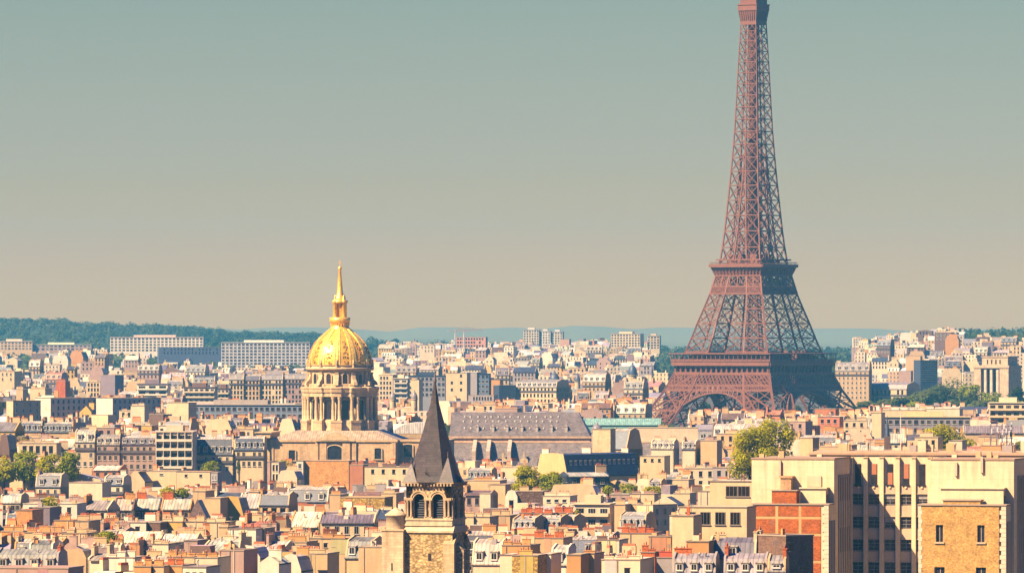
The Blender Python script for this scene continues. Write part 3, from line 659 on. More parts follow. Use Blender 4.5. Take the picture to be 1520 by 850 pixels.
    lu = MB(); lu.prism([(-.75, zb), (.75, zb), (.75, zb + 1.1), (0, zb + 2.2), (-.75, zb + 1.1)], -4.5, -2.6); lo = lu.build('lucarne', M['slate'], so_, (.07, .05, .045)); lo.location = (-.3, 0, 0)
    q = MB(); q.face([(-.45, -4.53, zb + .2), (.45, -4.53, zb + .2), (.45, -4.53, zb + 1.1), (0, -4.53, zb + 1.75), (-.45, -4.53, zb + 1.1)]); q.build('opening', M['glass'], so_).location = (-.3, 0, 0)
    fi = MB(); fi.lathe([(.3, zt - .6), (.34, zt), (.1, zt + .3), (.22, zt + .7), (.07, zt + .9), (.05, z(541))], 8); fi.box(-.5, .5, -.05, .05, z(550), z(549)); fi.prism([(-.5, z(545)), (-.1, z(546.5)), (.3, z(545)), (.55, z(541)), (.2, z(543.5)), (-.3, z(542.5))], -.06, .06)
    fi.build('weathercock', M['metal'], T, (.10, .08, .08))
    tu = MB(); cx, cy = -6.15, -3.8; tu.box(cx - 1.95, cx + 1.95, cy - 1.9, cy + 1.9, 0, z(787)); tu.box(cx - 2.1, cx + 2.1, cy - 2.05, cy + 2.05, z(787.6), z(785)); to = tu.build('stair_turret', M['stone'], T, (.70, .50, .30))
    td = MB(); td.lathe([(1.75, z(785)), (1.75, z(766)), (1.95, z(765.5)), (1.95, z(763.5)), (1.2, z(759)), (.05, z(752.5))], 24, (cx + .1, cy)); td.build('turret_cap', M['stone'], to, (.72, .54, .34))
    for x, ya, w_, a, b in ((.35, -4.6, .55, 831, 821), (cx - .1, cy - 1.9, .22, 846, 835)):
        f = MB(); f.box(x - w_ / 2, x + w_ / 2, ya - .06, ya - .01, z(a), z(b)); f.build('opening', M['glass'], T)
bell_tower()
# ------------------------------------------------------------------ shared small parts
CACHE = {}
def cached(key, fn):
    if key not in CACHE: CACHE[key] = fn()
    return CACHE[key]
def win_mesh(w_, h, bars=1):
    def f():
        mb = MB(); t = 0.11
        mb.face([(-w_ / 2, -0.03, 0), (w_ / 2, -0.03, 0), (w_ / 2, -0.03, h), (-w_ / 2, -0.03, h)], 1)
        for s_ in (-1, 1): a = s_ * (w_ / 2 - t / 2); mb.box(a - t / 2, a + t / 2, -0.09, 0, 0, h)
        mb.box(-w_ / 2 + t, w_ / 2 - t, -0.09, 0, h - t, h); mb.box(-w_ / 2 + t, w_ / 2 - t, -0.09, 0, 0, t)
        for b in range(bars): x = w_ * ((b + 1) / (bars + 1) - .5); mb.box(x - t * .25, x + t * .25, -0.08, -0.035, t, h - t)
        mb.box(-w_ / 2 - .12, w_ / 2 + .12, -0.22, 0, -0.14, 0)
        return mb.mesh('window', [M['frame'], M['glass']])
    return cached(('w', round(w_, 1), round(h, 1), bars), f)
def slot_mesh(w_, h):          # unframed dark opening with a sill
    def f():
        mb = MB(); mb.face([(-w_ / 2, -0.03, 0), (w_ / 2, -0.03, 0), (w_ / 2, -0.03, h), (-w_ / 2, -0.03, h)], 1); mb.box(-w_ / 2 - .1, w_ / 2 + .1, -0.2, 0, -0.14, 0)
        mb.box(-w_ / 2 - .08, w_ / 2 + .08, -0.14, 0, h, h + .12)
        return mb.mesh('window', [M['frame'], M['glass']])
    return cached(('s', round(w_, 1), round(h, 1)), f)
def dormer_mesh(w_, h, style):
    def f():                   # stands on a steep slope; back reaches into the roof
        mb = MB(); mb.box(-w_ / 2, w_ / 2, 0, 1.6, 0, h)
        if style == 'gable': mb.prism([(-w_ / 2 - .12, h), (w_ / 2 + .12, h), (0, h + .55)], -.15, 1.8, 1)
        else: mb.face([(-w_ / 2 - .15, -.2, h + .02), (w_ / 2 + .15, -.2, h + .02), (w_ / 2 + .15, 1.9, h + .35), (-w_ / 2 - .15, 1.9, h + .35)], 1); mb.box(-w_ / 2 - .15, w_ / 2 + .15, -.2, 1.5, h - .1, h + .01, 1)
        return mb.mesh('dormer', [M['frame'], M['zinc']])
    return cached(('d', round(w_, 1), round(h, 1), style), f)

def chimney(root, rr, x, y, z0, lx, ly, h, col, mat='plaster', pots=True, pot=None):
    """a stack lx by ly metres, its coping and its row of clay pots"""
    mb = MB(); mb.box(x - lx / 2, x + lx / 2, y - ly / 2, y + ly / 2, z0, z0 + h); mb.box(x - lx / 2 - .1, x + lx / 2 + .1, y - ly / 2 - .1, y + ly / 2 + .1, z0 + h, z0 + h + .16)
    o = mb.build('chimney', M[mat], root, col)
    if pots:
        p = MB(); n = max(1, int(max(lx, ly) / .52)); a = lx >= ly; L_ = max(lx, ly) - .3
        for i in range(n):
            if rr.random() < .3: continue
            t = (i + .5) / n * L_ - L_ / 2; px, py = (x + t, y) if a else (x, y + t); r = rr.uniform(.11, .16); hh = rr.choice((.3, .4, .45, .5, .75)); zz = z0 + h + .16
            p.lathe([(r * .9, zz), (r, zz + hh * .5), (r * .8, zz + hh), (r * .5, zz + hh)], 6, (px, py), smooth=False)
        if p.v: p.build('chimney_pots', M['pot'], o, pot or rr.choice(((.48, .12, .05), (.38, .09, .04), (.50, .20, .10), (.28, .10, .06), (.45, .25, .14))))
    return o

def antenna(root, rr, x, y, z0, h):
    mb = MB(); mb.beam((x, y, z0), (x, y, z0 + h), .09); n = rr.randint(2, 5)
    for i in range(n): mb.beam((x - .5, y, z0 + h - .2 * i), (x + .5, y, z0 + h - .2 * i), .07)
    mb.build('antenna', M['metal'], root, (.16, .13, .12))

def win_grid(root, rr, xs, zs, w_, h, style, fcol, y=0.0, rz=0.0, off=(0, 0)):
    me = slot_mesh(w_, h) if style == 'slot' else win_mesh(w_, h, 2 if w_ > 1.7 else 1)
    for z_ in zs:
        for x in xs:
            if rr.random() < .06: continue
            if rz: link('window', me, root, fcol, (off[0], off[1] + x, z_), rz)
            else: link('window', me, root, fcol, (x, y, z_))

def building(px0, px1, yt, kind, wall, roof, label, name, cat, d=None, h=24.0, psi=12.0, dep=11.0, mh=None, mat='plaster', rmat=None, win=None, dorm=0, ch=1, chc=None,
             group='buildings of the city', seed=None, side=None, pots=True, apex=0.5, ant=None, base=None, dstyle='shed', fcol=None, balc=0, rl=1.0, dz=0.0):
    """px0, px1: the front from corner to corner in the photo; yt: its top row; psi: how far the front turns to the left"""
    rr = random.Random(seed if seed is not None else int(px0 * 131 + yt * 17))
    if d is None: d = (CZ - h) * F / (yt - HY)
    ppm = F / d; xm = ((px0 + px1) / 2 - CX) / ppm; gz = ground(xm, d) if base is None else base
    top = CZ - (yt - HY) / ppm; H = top - gz; w_ = (px1 - px0) / ppm / math.cos(R(psi)); hw_ = w_ / 2
    wc = C[wall] if isinstance(wall, str) else wall; rc = C[roof] if isinstance(roof, str) else roof
    fcol = fcol or rr.choice((C['wframe'], (.5, .43, .34), (.25, .2, .18), (.2, .16, .14)))
    j = rr.uniform(.92, 1.07); wc = tuple(c * j for c in wc); rc = tuple(c * rr.uniform(.9, 1.1) for c in rc)
    T = thing(name, label, cat, (xm, d, gz), R(-psi), group)
    rmat = rmat or ('slate' if roof in ('slate', 'blue', 'brown', 'dark') else 'zinc')
    Rm = M[rmat]; Wm = M[mat]; m = mh / ppm if mh else 3.2; he = H
    W = MB()
    if kind == 'block':
        W.box(-hw_, hw_, 0, dep, -3, H - .25, skip='t'); W.build('wall', Wm, T, wc)
        r = MB(); r.box(-hw_ + .3, hw_ - .3, .3, dep - .3, H - .4, H - .05); r.build('roof', M['plaster'], T, rc)
        r = MB()
        for b_ in ((-hw_ - .12, hw_ + .12, -.12, .32), (-hw_ - .12, hw_ + .12, dep - .3, dep + .12), (-hw_ - .12, -hw_ + .32, .32, dep - .3), (hw_ - .32, hw_ + .12, .32, dep - .3)): r.box(*b_, H - .25, H)
        r.build('coping', M['plaster'], T, rr.choice(((.30, .22, .16), (.42, .33, .24), (.24, .18, .14))))
        top_z = H
        if d < 2100 and w_ > 5 and not win:
            for i in range(rr.choice((0, 1, 1, 2))): x = rr.uniform(-.42, .42) * w_; p = MB(); p.box(x - .09, x + .09, -.16, -.003, -3, H - .3); p.build('drain_pipe', M['metal'], T, rr.choice(((.26, .2, .16), (.45, .33, .22), (.6, .5, .36))))
            if rr.random() < .45:
                for i in range(rr.choice((1, 2, 3))): link('window', slot_mesh(rr.choice((.7, .9, 1.2)), rr.choice((.7, 1.1, 1.6))), T, fcol, (rr.uniform(-.4, .4) * w_, 0, H - rr.uniform(2.2, 7)))
            if rr.random() < .5: x = rr.uniform(-.3, .3) * w_; b_ = rr.uniform(.8, 2.2); p = MB(); p.box(x - b_, x + b_, -.06, -.003, H - rr.uniform(3, 9), H - .3); p.build('render_patch', M['plaster'], T, tuple(c * rr.uniform(.78, 1.12) for c in wc))
    elif kind in ('mansard', 'ridge'):
        he = H - m; ins = min(dep * .35, m * .42) if kind == 'mansard' else dep * .5
        rise = (.9 if kind == 'mansard' else 0) * (dep / 11)
        pr = [(0, -3), (dep, -3), (dep, he), (dep - ins, H), (dep / 2, H + rise), (ins, H), (0, he)] if kind == 'mansard' else [(0, -3), (dep, -3), (dep, he), (dep / 2, H), (0, he)]
        W.box(-hw_, hw_, 0, dep, -3, he, skip='t')
        for s_ in ((-1, 1)):     # party walls rise a little above the slopes
            a = s_ * (hw_ - .2); q = [(y, z_ + (.35 if z_ >= he - .01 else 0)) for y, z_ in pr]; W.prism(q, a - .2, a + .2, axis='x')
        W.build('wall', Wm, T, wc)
        r = MB(); a, b = -hw_ + .4, hw_ - .4
        if kind == 'mansard':
            r.box(-hw_ - .05, hw_ + .05, -.35, 0, he - .3, he)
            for (y0, z0), (y1, z1), mi in (((-.05, he), (ins, H), 0), ((ins, H), (dep / 2, H + rise), 1), ((dep / 2, H + rise), (dep - ins, H), 1), ((dep - ins, H), (dep, he), 0)): r.face([(a, y0, z0), (b, y0, z0), (b, y1, z1), (a, y1, z1)], mi)
            ro = r.build('roof', [Rm, M['zinc']], T, rc)
            if rmat == 'slate':     # the upper slope is lighter sheet metal
                ro.data.materials[1] = M['zinc']; ro2 = MB(); e = .04
                for (y0, z0), (y1, z1) in (((ins - .1, H), (dep / 2, H + rise)), ((dep / 2, H + rise), (dep - ins + .1, H))): ro2.face([(a, y0, z0 + e), (b, y0, z0 + e), (b, y1, z1 + e), (a, y1, z1 + e)])
                ro2.build('roof_top', M['zinc'], T, C['lzinc'])
        else:
            r.face([(a, -.4, he - .02), (b, -.4, he - .02), (b, dep / 2, H + .05), (a, dep / 2, H + .05)]); r.face([(a, dep / 2, H + .05), (b, dep / 2, H + .05), (b, dep + .3, he), (a, dep + .3, he)]); r.box(a, b, -.5, -.3, he - .25, he)
            ro = r.build('roof', Rm, T, rc)
        if dorm:
            dw = min(1.7, w_ / dorm * .55); dh = min(2.1, m * .62); me = dormer_mesh(dw, dh, dstyle); wm = win_mesh(dw - .35, dh - .45)
            zb = he + m * .14; yb = ins * .14 - .12
            for i in range(dorm):
                x = -hw_ + w_ * (i + .5) / dorm; o = link('dormer', me, T, C['lzinc'] if dstyle == 'shed' else C['white'], (x, yb, zb)); link('window', wm, o, C['wframe'], (0, 0, .25))
        top_z = H + rise
    elif kind in ('gable', 'mgable'):
        he = H - m; ax = -hw_ + w_ * apex
        if kind == 'gable': pr = [(-hw_, -3), (hw_, -3), (hw_, he), (ax, H), (-hw_, he)]
        else:
            i1 = min(w_ * .22, m * .4) * rl; pr = [(-hw_, -3), (hw_, -3), (hw_, he), (hw_ - i1, H - .35), (ax, H), (-hw_ + i1, H - .35), (-hw_, he)]
        W.prism(pr, 0, dep, sides=False); n = len(pr); W.box(-hw_, hw_, .01, dep - .01, -3, he - .3, skip='tfkb')
        W.prism([(x * .999, z_ + (.3 if z_ >= he - .01 else 0)) for x, z_ in pr], -.02, .38); W.build('wall', Wm, T, wc)
        r = MB()
        for i in range(2, n):
            (xa, za), (xb, zb) = pr[i], pr[(i + 1) % n] if i < n - 1 else pr[i]
            if i < n - 1: r.face([(xa, .38, za), (xa, dep, za), (xb, dep, zb), (xb, .38, zb)])
        r.build('roof', Rm, T, rc); top_z = H
        if dorm:
            me = dormer_mesh(1.3, 1.6, 'shed'); wm = win_mesh(1.0, 1.2)
            for i in range(dorm): o = link('dormer', me, T, C['lzinc'], (hw_ - .1 - dz * min(w_ * .22, m * .4) * rl / m, 2 + (dep - 3) * (i + .5) / dorm, he + .4 + dz), R(90)); link('window', wm, o, C['wframe'], (0, 0, .2))
    elif kind == 'modern':
        W.box(-hw_, hw_, 0, dep, -3, H - .25, skip='t'); W.build('wall', Wm, T, wc)
        r = MB(); r.box(-hw_ - .15, hw_ + .15, -.6, dep + .15, H - .25, H + .1); r.box(-hw_ * .5, hw_ * .4, 3, dep - 2, H, H + 2.3); r.build('roof', M['plaster'], T, rc)
        fl = win[2] if win and len(win) > 2 else 3.0; nc, nr = win[0], win[1]
        ww = w_ / nc * .66; me = win_mesh(ww, fl * .56, 2)
        bm = MB(); bm.box(-hw_ + .3, hw_ - .3, -1.3, 0, 0, .18); bm.box(-hw_ + .3, hw_ - .3, -1.3, -1.22, .18, .95)
        for i in range(nc + 1): x = -hw_ + .3 + (w_ - .6) * i / nc; bm.box(x - .1, x + .1, -1.25, 0, .18, fl if balc == 2 else 1.0)
        bme = bm.mesh('balcony', M['plaster'])
        for k in range(nr):
            zf = H - .4 - fl * (k + 1)
            for i in range(nc): link('window', me, T, rr.choice((fcol, fcol, (.2, .17, .16), (.6, .5, .4))), (-hw_ + w_ * (i + .5) / nc, 0, zf + .55))
            if balc: link('balcony', bme, T, wc, (0, 0, zf))
        top_z = H; win = None
    if win:
        nc, nr = win[0], win[1]; fl = win[2] if len(win) > 2 else 3.1; st = win[3] if len(win) > 3 else 'frame'; ww = win[4] if len(win) > 4 else min(1.25, w_ / nc * .5); hh = win[5] if len(win) > 5 else min(1.9, fl * .6)
        mg = win[6] if len(win) > 6 else 0.06
        xs = [-hw_ + w_ * (mg + (1 - 2 * mg) * (i + .5) / nc) for i in range(nc)]
        zs = [(he if kind != 'block' else H) - (.85 if kind != 'block' else 1.1) - hh - fl * k for k in range(nr)]
        win_grid(T, rr, xs, zs, ww, hh, st, fcol)
        if kind == 'mansard' and nr:
            b = MB(); b.box(-hw_, hw_, -.55, 0, zs[0] - .45, zs[0] - .3); b.box(-hw_, hw_, -.55, -.5, zs[0] - .3, zs[0] + .5); b.build('balcony', M['metal'], T, (.12, .10, .10))
    if side:                   # windows on the right-hand side
        nc, nr = side; hh = 1.7; zs = [he - 1.1 - hh - 3.1 * k for k in range(nr)]
        win_grid(T, rr, [dep * (i + .5) / nc for i in range(nc)], zs, 1.1, hh, 'frame', fcol, rz=R(90), off=(hw_, 0))
    cc = C[chc] if isinstance(chc, str) else (chc or rr.choice((wc, wc, wc, C['tan'], C['tan'], C['cream'], C['orange'], C['pink'])))
    cm_ = 'brick' if chc in ('brick', 'orange') else 'plaster'
    for i in range(ch):
        if kind == 'block': x = -hw_ + w_ * ((i + .5) / ch); lx = min(w_ / ch * .85, rr.uniform(1.6, 6)); chimney(T, rr, x, rr.uniform(.6, 2), H - .2, lx, .55, rr.uniform(.5, 1.5), cc, cm_, pots)
        elif kind == 'gable' or kind == 'mgable':
            x = rr.uniform(-.25, .3) * w_; chimney(T, rr, x, rr.choice((1.0, dep * .5, dep - 1)), H - 1.6, rr.uniform(1.8, 3.6), .6, 2.6 + rr.uniform(0, .8), cc, cm_, pots)
        else:
            s_ = (-1, 1)[i % 2] if ch > 1 else rr.choice((-1, 1)); x = s_ * (hw_ - .35) if i < 2 else rr.uniform(-.3, .3) * w_
            if i >= 2 or rr.random() < .45: chimney(T, rr, x - s_ * 1.2 if i < 2 else x, dep * .5, H - 1.0, rr.uniform(2.0, 3.8), .6, 2.3 + rr.uniform(0, 1.0), cc, cm_, pots)
            else: chimney(T, rr, x, dep * .42, H - 1.6, .62, rr.uniform(3, 5.5), 2.9 + rr.uniform(0, .8), cc, cm_, pots)
    if d < 2000 and kind in ('block', 'mansard', 'ridge') and w_ > 4:          # vents, hatches, skylights on the roof
        for i in range(rr.choice((0, 1, 2, 3))):
            x = rr.uniform(-.4, .4) * w_; v_ = MB(); q = rr.random(); y_ = dep * rr.uniform(.2, .5); zz = top_z - .1 if kind == 'block' else H - (0.3 if kind == 'mansard' else m * (1 - y_ / dep * 2) + .2)
            if q < .4: v_.lathe([(.12, zz), (.12, zz + 1.1), (.3, zz + 1.15), (.05, zz + 1.5)], 8, (x, y_)); v_.build('vent', M['metal'], T, rr.choice(((.6, .52, .42), (.3, .24, .2), (.45, .15, .07))))
            elif q < .75: v_.box(x - .6, x + .6, y_ - .5, y_ + .6, zz - .3, zz + rr.uniform(.5, 1.6)); v_.build('roof_hatch', M['plaster'], T, rr.choice((C['white'], C['pale'], C['grey'], C['tan'])))
            else: v_.box(x - .3, x + .3, y_, y_ + .5, zz - .2, zz + rr.uniform(1, 2.2)); v_.build('flue', M['brick'], T, rr.choice((C['brick'], C['tan'], C['orange'])))
    if ant if ant is not None else rr.random() < (.5 if d < 2000 else .15): antenna(T, rr, rr.uniform(-.35, .35) * w_, dep * .5, top_z - .2, rr.uniform(1.8, 3.5))
    T['x_box'] = (xm, d, w_, dep)
    return T

# boxes kept free: (px0, px1, top row, lowest row that must stay visible, distance, depth)
KEEP = [(388, 672, 640, 690, 2700, 70), (446, 564, 480, 650, 2735, 30), (576, 706, 716, 850, 1160, 20), (600, 690, 560, 716, 1165, 12), (965, 1275, 400, 612, 4010, 180), (1296, 1530, 556, 602, 4120, 230)]
def put(px0, px1, yt, vis, kind, wall, roof, label, **k):
    name = k.pop('name', {'block': 'apartment_building', 'mansard': 'mansard_building', 'ridge': 'townhouse', 'gable': 'gabled_house', 'mgable': 'mansard_house', 'modern': 'modern_apartment_block'}[kind])
    cat = k.pop('cat', 'house' if kind in ('ridge', 'gable') else 'building'); grp = {'block': 'flat roofed buildings', 'mansard': 'mansard roofed buildings', 'ridge': 'pitched roof houses', 'gable': 'gabled houses', 'mgable': 'mansard gables', 'modern': 'modern blocks'}[kind]
    T = building(px0, px1, yt, kind, wall, roof, label, name, cat, group=grp, **k)
    x, d, w_, dep = T['x_box']; del T['x_box']
    KEEP.append((px0, px1, yt, yt + vis, d - w_ * .12, dep + w_ * .25))
    return T
# ------------------------------------------------------------------ the buildings one can pick out, front rows (nearest last)
P = put
# bottom band, photo columns 0-440
P(-8, 86, 823, 27, 'mansard', 'grey', 'zinc', 'grey mansard house with four shuttered dormers in the bottom corner', mh=21, dorm=4, ch=1, dep=13, h=25, rmat='zinc', psi=6, chc='brick')
P(88, 128, 815, 34, 'mgable', 'tan', 'zinc', 'tan mansard gable wall beside the grey house with shuttered dormers', mh=14, ch=0, psi=6, apex=.75)
P(-10, 102, 841, 9, 'block', 'pink', 'pink', 'dull mauve flat roof along the bottom edge in front of the dormers', ch=0, ant=False, h=26)
P(130, 158, 822, 22, 'ridge', 'pale', 'zinc', 'low pale shed roof beside the tan mansard gable wall', mh=8, ch=2, chc='cream')
P(158, 200, 826, 20, 'block', 'white', 'lzinc', 'white stepped roof terrace crowded with vents near the bottom edge', ch=3, chc='white')
P(36, 92, 789, 14, 'block', 'tan', 'tan', 'long tan party wall with clay pots behind the grey dormer house', ch=3)
P(2, 34, 787, 16, 'block', 'orange', 'tan', 'orange party wall with clay pots at the far edge above the dormers', ch=2)
P(93, 129, 790, 14, 'block', 'tan', 'tan', 'short tan chimney wall between the long party wall and the round bush', ch=2)
P(80, 109, 771, 18, 'block', 'orange', 'orange', 'orange tan chimney wall just above the long party wall', ch=1, chc='orange')
P(111, 132, 772, 17, 'block', 'tan', 'tan', 'narrow tan chimney wall next to the orange tan one', ch=1)
P(24, 48, 756, 26, 'block', 'orange', 'brick', 'orange rubble gable with a brick edge', mat='brick', ch=0)
P(49, 74, 752, 36, 'block', 'purple', 'grey', 'grey mauve shaded tower house with small paired windows', ch=0, win=(2, 3, 5.0, 'slot', 1.0, 1.5))
P(0, 31, 736, 26, 'mansard', 'cream', 'lzinc', 'cream house with a strip of dark windows at the left edge', mh=9, win=(4, 1, 3.1, 'frame', 1.2, 1.9), ch=1, chc='brown', dep=9)
P(-4, 34, 702, 30, 'mgable', 'cream', 'slate', 'broad cream mansard gable with a dark slate flank at the left edge', mh=14, ch=1, chc='cream', psi=16, dorm=2)
P(52, 90, 706, 32, 'mansard', 'cream', 'slate', 'cream house with dark slate mansard and two white dormers', mh=16, dorm=2, win=(3, 2, 3.4), ch=1)
P(56, 84, 696, 10, 'block', 'white', 'white', 'white glazed roof pavilion under the plane trees', ch=0, win=(4, 1, 3, 'frame', 1.2, 1.6), dep=7)
P(102, 152, 715, 28, 'block', 'pale', 'cream', 'large blank pale wall below the slotted gable', ch=0, ant=False)
P(94, 150, 703, 14, 'gable', 'cream', 'lzinc', 'low cream gable with two slot windows above the blank pale wall', mh=10, ch=0, win=(2, 1, 3, 'slot', 1.8, .8), apex=.35)
P(121, 160, 743, 28, 'ridge', 'pale', 'zinc', 'small house with ribbed zinc roof and three dark windows', mh=13, win=(3, 1, 3, 'slot', 1.0, 1.5), ch=1, chc='orange', psi=16)
P(136, 178, 691, 16, 'ridge', 'rust', 'white', 'red walled house with white windows and a white hipped roof', mh=6, win=(3, 1, 3, 'frame', 1.3, 1.4), ch=0)
P(154, 183, 709, 30, 'mansard', 'pale', 'blue', 'narrow house with blue slate attic and white windows', mh=10, dorm=2, win=(2, 2, 3.3), ch=0)
P(179, 187, 697, 40, 'block', 'white', 'white', 'tall narrow white chimney tower standing alone', ch=0, dep=3, ant=False)
P(187, 215, 699, 28, 'mgable', 'cream', 'zinc', 'cream half gable with a stepped zinc slope right of the white chimney tower', mh=16, apex=.8, rl=1.8, ch=0)
P(217, 262, 698, 32, 'block', 'cream', 'tan', 'long cream party wall with one slot window', ch=0, win=(1, 1, 3, 'slot', 1.3, .6), ant=False)
P(262, 312, 699, 30, 'block', 'cream', 'tan', 'long cream party wall with scattered small windows', ch=0, win=(2, 2, 4, 'slot', 1.0, .9), ant=False)
P(313, 323, 700, 25, 'block', 'grey', 'grey', 'thin grey link building with a barred window', ch=0, win=(2, 1, 3), dep=6)
P(168, 198, 741, 28, 'ridge', 'brown', 'lzinc', 'pale sheet roof over dark brown attic windows', mh=15, win=(3, 1, 3, 'frame', 1.0, 1.5), ch=1, chc='orange', psi=4)
P(199, 237, 740, 28, 'ridge', 'slate', 'lzinc', 'pale sheet roof over a row of white attic windows', mh=15, win=(4, 1, 3, 'frame', 1.0, 1.5), ch=1, chc='brick', psi=4)
P(238, 283, 741, 28, 'ridge', 'orange', 'lzinc', 'ribbed sheet roof over orange attic windows', mh=14, win=(5, 1, 3, 'frame', 1.0, 1.5), ch=1, chc='brick', psi=4)
P(280, 306, 742, 28, 'gable', 'brown', 'brown', 'dark brown slate gable wedged beside the ribbed sheet roof', mh=26, mat='slate', ch=0, psi=4)
P(286, 305, 728, 28, 'block', 'tan', 'tan', 'tan chimney tower behind the dark brown slate gable', ch=1)
P(304, 327, 738, 32, 'block', 'tan', 'tan', 'tall tan party wall right of the dark slate gable', ch=0, ant=False)
P(322, 362, 737, 34, 'mgable', 'ochre', 'zinc', 'broad yellow ochre mansard gable', mh=30, rl=.9, ch=0, psi=10)
P(352, 384, 733, 30, 'ridge', 'pale', 'lzinc', 'pale house with steep sheet roof right of the ochre gable', mh=20, ch=0, win=(1, 1, 3))
P(369, 384, 729, 28, 'block', 'tan', 'tan', 'tan chimney tower right of the ochre gable', ch=1)
P(238, 271, 773, 17, 'block', 'ochre', 'tan', 'honey coloured wall with pots below the dark slate gable', ch=2)
P(272, 304, 773, 17, 'block', 'cream', 'tan', 'cream wall with pots below the yellow ochre gable', ch=2)
P(304, 334, 774, 17, 'block', 'cream', 'tan', 'cream yellow wall with pots under the tall tan party wall', ch=2)
P(171, 217, 774, 13, 'block', 'white', 'lzinc', 'low white roof house with two dark doors', ch=0, win=(2, 1, 3, 'slot', 1.2, 2.0))
P(218, 238, 774, 14, 'block', 'brown', 'grey', 'brown shaded side wall of the white roof house beside the honey wall', ch=0, mat='brick')  # shaded side of the white roof house, its shade coloured brown
P(166, 236, 790, 17, 'ridge', 'cream', 'white', 'wide bright white sheet roof beside the round bush', mh=14, ch=0, dep=20, psi=3, ant=False)
P(236, 292, 793, 14, 'ridge', 'cream', 'white', 'bright white low roof in front of the honey wall', mh=9, ch=0, dep=16, psi=3)
P(338, 380, 784, 14, 'block', 'white', 'brown', 'white panel wall framed in brown', ch=0, ant=False)
P(379, 392, 783, 22, 'block', 'tan', 'tan', 'slim tan tower right of the white panel wall', ch=0)
P(325, 338, 781, 22, 'block', 'tan', 'tan', 'slim tan tower left of the white panel wall', ch=1)
P(360, 400, 774, 12, 'ridge', 'tan', 'rust', 'rust roofed low house with pots behind the white panel wall', mh=6, ch=2, rmat='zinc')
P(273, 293, 801, 22, 'block', 'pink', 'grey', 'pinkish stair house with a deep shadow', ch=0)
P(297, 331, 804, 18, 'ridge', 'cream', 'lzinc', 'strongly ribbed pale roof below the white panel wall', mh=13, ch=0, psi=18)
P(226, 250, 806, 22, 'block', 'pale', 'tan', 'pale vent house left of the pinkish stair house', ch=2)
P(324, 362, 815, 36, 'block', 'pink', 'brown', 'tall pinkish brown party wall', ch=0, ant=False, psi=14)
P(248, 289, 825, 26, 'block', 'cream', 'cream', 'cream wall crowned by dense red pots near the bottom edge', ch=3, chc='orange')
P(290, 323, 826, 26, 'block', 'pale', 'cream', 'pale wall crowned by dense red pots near the bottom edge', ch=2, chc='orange')
P(199, 224, 839, 12, 'block', 'orange', 'orange', 'orange chimney wall at the bottom edge', ch=2, chc='orange', h=25)
P(227, 243, 839, 12, 'block', 'tan', 'orange', 'tan chimney wall at the bottom edge right of the orange one', ch=1, chc='orange', h=25)
P(246, 270, 838, 12, 'block', 'orange', 'brown', 'orange and brown chimney wall under the red pots', ch=2, chc='brick', h=25)
P(271, 306, 840, 12, 'block', 'white', 'zinc', 'white glazed wall at the bottom edge beside the chimneys', ch=0, win=(3, 1, 3), h=25)
P(357, 386, 810, 42, 'mgable', 'white', 'lzinc', 'white gable with a slanted edge right of the pinkish wall', mh=18, apex=.2, rl=1.5, ch=0)
P(389, 420, 804, 20, 'ridge', 'pale', 'lzinc', 'ribbed pale roof in front of the slim tan tower', mh=13, ch=1, psi=18)
P(386, 414, 826, 26, 'gable', 'white', 'white', 'small white gable between two ribbed roofs at the bottom', mh=10, ch=1)
P(416, 447, 823, 28, 'mgable', 'white', 'lzinc', 'white mansard gable with drain pipes at the bottom edge', mh=24, ch=1)
P(424, 455, 803, 20, 'block', 'tan', 'brown', 'tan terrace house with brown coping', ch=1, win=(1, 1, 3, 'slot', 2.0, .8))
P(449, 486, 820, 32, 'block', 'tan', 'tan', 'orange tan party wall left of the steep skylight roof', ch=1)
# 320-610
P(322, 378, 684, 40, 'gable', 'cream', 'zinc', 'big cream gable with tiny windows below the church porch', mh=20, apex=.3, win=(2, 1, 3, 'slot', 1.4, .5), ch=1, chc='brick', psi=16)
P(384, 401, 684, 36, 'block', 'pink', 'pink', 'tall pinkish blank block beside the big cream gable', ch=1)
P(370, 383, 681, 36, 'block', 'cream', 'cream', 'narrow cream block between cream gable and pinkish block', ch=1)
P(403, 414, 685, 30, 'block', 'pale', 'pale', 'slender pale house with narrow blue windows', ch=0, win=(2, 2, 3.5, 'slot', .8, 2.4))
P(412, 441, 698, 18, 'mgable', 'pale', 'lzinc', 'pale mansard gable with triangular braces under the church wall', mh=12, ch=1)
P(440, 450, 683, 40, 'block', 'white', 'white', 'narrow white house with two windows left of the brick wall', ch=0, win=(1, 2, 5, 'frame', 1.3, 2))
P(449, 518, 683, 44, 'block', 'orange', 'tan', 'huge blank orange brick wall in front of the domed church', mat='brick', ch=0, ant=False)
P(384, 429, 735, 34, 'mansard', 'tan', 'blue', 'dark blue slate roof over a shaded stone front with a tower', mh=14, win=(3, 1, 3, 'slot', 1.6, 1.8), ch=1)
P(425, 487, 727, 24, 'mansard', 'pale', 'slate', 'slate roof with three large white dormers', mh=17, dorm=3, dstyle='gable', ch=2, chc='cream')
P(428, 473, 760, 22, 'ridge', 'orange', 'white', 'bright white pitched roof over an orange wall', mh=21, ch=0, dep=14, ant=False)
P(473, 556, 764, 32, 'ridge', 'cream', 'dzinc', 'cream house with five tall windows under a dark sheet roof', mh=11, win=(5, 1, 3.1, 'frame', 1.3, 2.2), ch=0, psi=4)
P(557, 592, 757, 22, 'ridge', 'blue', 'blue', 'dark blue shaded roof left of the bell tower', mh=12, ch=0, dep=9, ant=False)  # wall and roof coloured dark blue for the shadow lying on them
P(505, 571, 737, 18, 'block', 'ochre', 'ochre', 'yellow ochre rubble wall between two tan stacks', mat='rubble', ch=0, ant=False)
